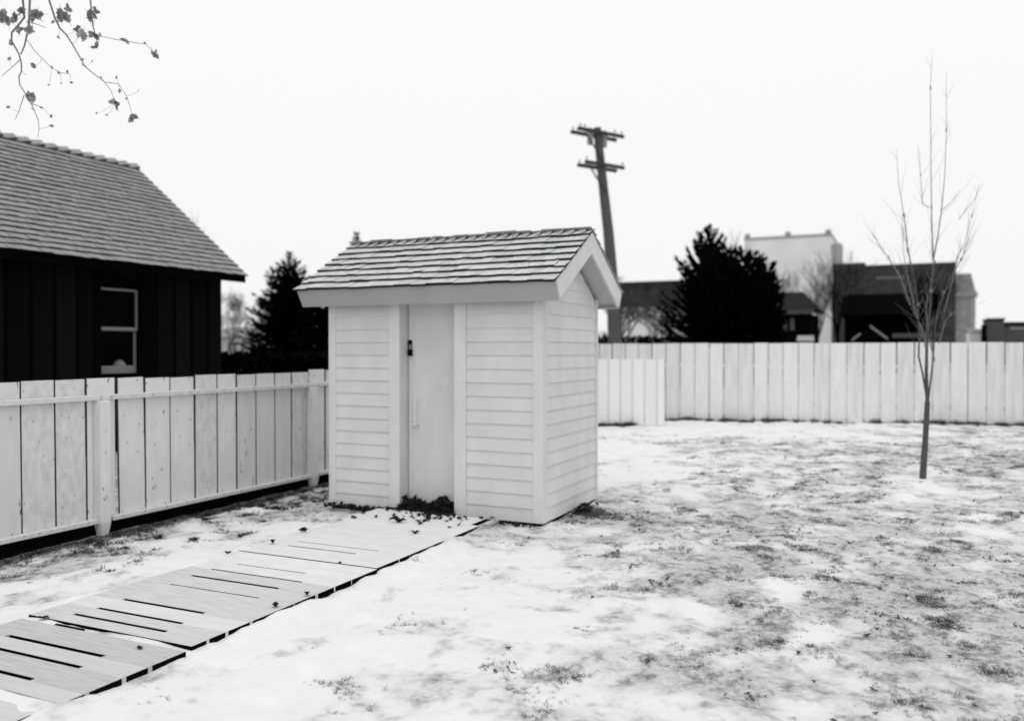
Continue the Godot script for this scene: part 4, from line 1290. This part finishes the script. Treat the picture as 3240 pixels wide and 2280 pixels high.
	block(st, -14.5, -10.6, 0, 4.4, -45.3, 7.0)
	piece("wall", st.commit(), M.far_wall, o)
	st = start()
	hexa(st, [Vector3(-15, 4.36, -44.9), Vector3(-8.8, 4.36, -44.9), Vector3(-8.8, 4.36, -52.9), Vector3(-15, 4.36, -52.9), Vector3(-15, 6.0, -45.6), Vector3(-8.8, 6.0, -45.6), Vector3(-8.8, 6.0, -52), Vector3(-15, 6.0, -52)])
	piece("roof", st.commit(), M.dark_roof, o)
	# right edge
	o = thing("low_outbuilding", "low grey brown outbuilding at the far right over the back fence", "shed")
	st = start()
	block(st, 8.27, 9.23, 0, 3.7, -60, 4)
	block(st, 9.235, 14.0, 0, 3.3, -60.2, 4)
	piece("wall", st.commit(), M.rough_grey, o)
	st = start()
	block(st, 8.2, 9.3, 3.7, 3.82, -59.9, 4.2)
	block(st, 9.31, 14.1, 3.3, 3.55, -60.1, 4.2)
	piece("roof", st.commit(), M.dark_roof, o)
	piece("pale_board", box_mesh(Vector3(10.2, 3.1, -60.17), Vector3(1.2, 0.18, 0.06)), M.mid_grey, o)
	o = thing("white_outbuilding", "small white outbuilding wall between the ornate building and the low outbuilding", "shed")
	st = start()
	block(st, 7.3, 8.1, 0, 2.95, -63, 3)
	piece("wall", st.commit(), M.far_wall, o)
	st = start()
	gable_roof(st, 7.2, 8.2, 2.95, 3.2, -62.9, 3.2)
	piece("roof", st.commit(), M.mid_grey, o)
	o = thing("dark_post", "thick dark post beside the low grey outbuilding", "post", Vector3(7.95, 0, -59))
	st = start()
	tube(st, [Vector3(0, -0.2, 0), Vector3(0, 1.8, 0), Vector3(0, 3.35, 0)], 0.2, 0.17, 8)
	piece("shaft", st.commit(), M.dark_wall, o)
	# far left
	o = thing("small_far_house", "small pale far house with a grey roof between the dark house and the spruce", "house")
	st = start()
	block(st, -64.0, -57.86, 0, 3.0, -60, 6)
	piece("wall", st.commit(), M.pale_grey, o)
	st = start()
	gable_roof(st, -64.4, -57.5, 2.95, 4.1, -59.7, 6.6, 1.2)
	piece("roof", st.commit(), M.mid_grey, o)
	for x in [-60.3, -59.6, -58.5]:
		piece("window", box_mesh(Vector3(x, 1.9, -59.98), Vector3(0.4, 0.9, 0.06)), M.rough_grey, o)

func far_woods() -> void:
	rng.seed = 61
	var st := start()
	for i in 1500:
		var a := Vector3(rng.randf_range(-190.0, -22.0), 0.0, rng.randf_range(-170.0, -150.0))
		a.x += (a.z + 150.0) * 0.5
		var h := rng.randf_range(3.0, 6.0) * (0.8 + 0.25 * sin(a.x * 0.11) + 0.15 * sin(a.x * 0.37))
		tube(st, [a, a + Vector3(rng.randf_range(-0.4, 0.4), h * 0.6, 0), a + Vector3(rng.randf_range(-0.9, 0.9), h, 0)], 0.16, 0.05, 3)
		for k in 7:
			var p := a + Vector3(0, h * rng.randf_range(0.25, 0.8), 0)
			var d := Vector3(rng.randf_range(-1, 1), rng.randf_range(0.3, 1.0), rng.randf_range(-1, 1)).normalized()
			frond(st, p, d, h * 0.35, 0.14)
	tag(piece("distant_wood", st.commit(), M.rough_grey, self), "grey leafless wood along the far horizon on the left", "wood", "", "stuff")

func hedge(called: String, label: String, a: Vector3, b: Vector3, h: float, sd: int, count: int) -> void:
	rng.seed = sd
	var o := thing(called, label, "hedge", a)
	var st := start()
	var d := b - a
	for k in int(d.length() / 0.25):
		var p := d * (k * 0.25 / d.length())
		tube(st, [p - Vector3.UP * 0.1, p + Vector3(rng.randf_range(-0.1, 0.1), h * 0.4, 0), p + Vector3(rng.randf_range(-0.2, 0.2), h * 0.8, rng.randf_range(-0.2, 0.2))], 0.02, 0.006, 4)
	piece("stems", st.commit(), M.dark_bark, o)
	st = start()
	for i in count:
		var p := d * rng.randf() + Vector3(rng.randfn() * 0.2, h * pow(rng.randf(), 0.8), rng.randfn() * 0.2)
		var q := Vector3(rng.randf_range(-1, 1), rng.randf_range(-0.4, 1), rng.randf_range(-1, 1)).normalized()
		frond(st, p, q, rng.randf_range(0.1, 0.2), 0.06)
	piece("foliage", st.commit(), M.needles, o)

func _ready() -> void:
	# camera
	var cam := Camera3D.new()
	cam.name = "camera"
	cam.position = Vector3(2.948, 1.6, 7.035)
	cam.rotation_degrees = Vector3(-0.69, 24.85, 0)
	cam.fov = 46.15
	cam.far = 2000.0
	var lens := CameraAttributesPhysical.new()
	lens.frustum_focal_length = 28.17
	lens.frustum_focus_distance = 5.0
	lens.exposure_aperture = 1.15
	cam.attributes = lens
	add_child(cam)
	cam.current = true
	# overcast sky
	var sky_mat := ProceduralSkyMaterial.new()
	sky_mat.sky_top_color = Color(0.97, 0.97, 0.97).linear_to_srgb()
	sky_mat.sky_horizon_color = Color(0.92, 0.92, 0.92).linear_to_srgb()
	sky_mat.sky_curve = 0.2
	sky_mat.ground_bottom_color = Color(0.6, 0.6, 0.6).linear_to_srgb()
	sky_mat.ground_horizon_color = Color(0.8, 0.8, 0.8).linear_to_srgb()
	var sky := Sky.new()
	sky.sky_material = sky_mat
	var env := Environment.new()
	env.background_mode = Environment.BG_SKY
	env.sky = sky
	env.tonemap_mode = Environment.TONE_MAPPER_LINEAR
	env.tonemap_exposure = 1.0
	env.sdfgi_enabled = true
	env.ssao_enabled = true
	env.ssil_enabled = true
	var we := WorldEnvironment.new()
	we.name = "world_environment"
	we.environment = env
	add_child(we)
	var sun := DirectionalLight3D.new()
	sun.name = "sun"
	sun.light_energy = 0.3
	sun.light_angular_distance = 45.0
	sun.light_color = Color(1, 1, 1)
	sun.shadow_enabled = true
	sun.sky_mode = DirectionalLight3D.SKY_MODE_LIGHT_ONLY
	sun.rotation_degrees = Vector3(-72, 25, 0)
	add_child(sun)

	rng.seed = 2024
	make_materials()
	make_ground()
	make_town()
	make_house()
	make_privy()
	make_left_fence()
	make_back_fence()
	make_walk()
	make_pole()
	conifer("pine_tree", "dark pine with upswept candle like tips, tallest evergreen behind the back fence", Vector3(-5.02, 0.1, -31.23), 6.95, 3.0, 5, 1.2, 0.8, 0.75, 0.04, 0.6)
	round_evergreen("round_evergreen", "black dome shaped evergreen in front of the white mill", Vector3(-3.6, 0.1, -29.6), 5.75, 1.9, 6, 10000)
	conifer("spruce_tree", "dark pointed spruce between the dark house and the privy", Vector3(-23.45, 0.1, -24.88), 6.0, 2.75, 7, 0.75, 1.25, 0.8)
	conifer("spruce_tree", "dark spruce mostly hidden behind the privy with one tip over its roof", Vector3(-20.55, 0.1, -26.2), 6.9, 1.9, 8, 0.8, 1.0, 0.8)
	conifer("spruce_tree", "dark spruce behind the privy's left corner under its eave", Vector3(-20.2, 0.1, -24.2), 5.2, 2.6, 18, 0.6, 1.2, 0.7)
	hedge("dark_hedge", "dense black hedge behind the low fence, between dark house and privy", Vector3(-10.6, 0.0, -6.5), Vector3(-6.6, 0.0, -8.4), 1.5, 9, 9000)
	hedge("dark_hedge", "low black shrub row over the back fence, left of the pine", Vector3(-9.2, 0.1, -24.6), Vector3(-5.0, 0.1, -27.0), 2.0, 10, 6000)
	bare_tree("bare tree at the left of the white mill's foot beside the round evergreen", Vector3(-10.2, 0.1, -64.2), 11.0, 21, 0.3, M.mid_grey, 3)
	bare_tree("bare tree with fine twigs before the middle of the white mill", Vector3(-6.6, 0.1, -62.0), 7.0, 22, 0.7)
	bare_tree("bare tree with fine twigs before the white mill's right edge", Vector3(-2.9, 0.1, -58.0), 7.3, 23, 0.6)
	bare_tree("dark bare tree at the black house's left end", Vector3(-0.9, 0.1, -50.0), 6.6, 24, 0.6, M.dark_wall, 4)
	bare_tree("dark bare tree at the black house's right end behind the young tree", Vector3(4.3, 0.1, -47.0), 6.0, 25, 0.8, M.dark_wall, 4)
	bare_tree("leaning bare shrub over the fence between the utility pole and the pine", Vector3(-7.6, 0.1, -26.0), 4.2, 26, 1.0)
	bare_tree("fine bare shrub close against the pale house wall, left of the pine", Vector3(-9.0, 0.1, -36.0), 4.6, 36, 1.2, M.far_bark, 5)
	bare_tree("grey bare tree behind the small far house", Vector3(-52.5, 0.1, -52.0), 6.3, 27, 1.0, M.rough_grey, 5)
	bare_tree("bare tree close behind the spruce's left side", Vector3(-46.5, 0.1, -50.0), 5.0, 28, 1.0, M.rough_grey, 5)
	bare_tree("bare tree whose top just shows over the dark house's roof edge", Vector3(-32.9, 0.1, -26.3), 7.9, 29, 0.4, M.mid_grey, 3)
	far_woods()
	make_young_tree()
	make_overhanging_tree()
	rng.seed = 31
	make_litter()
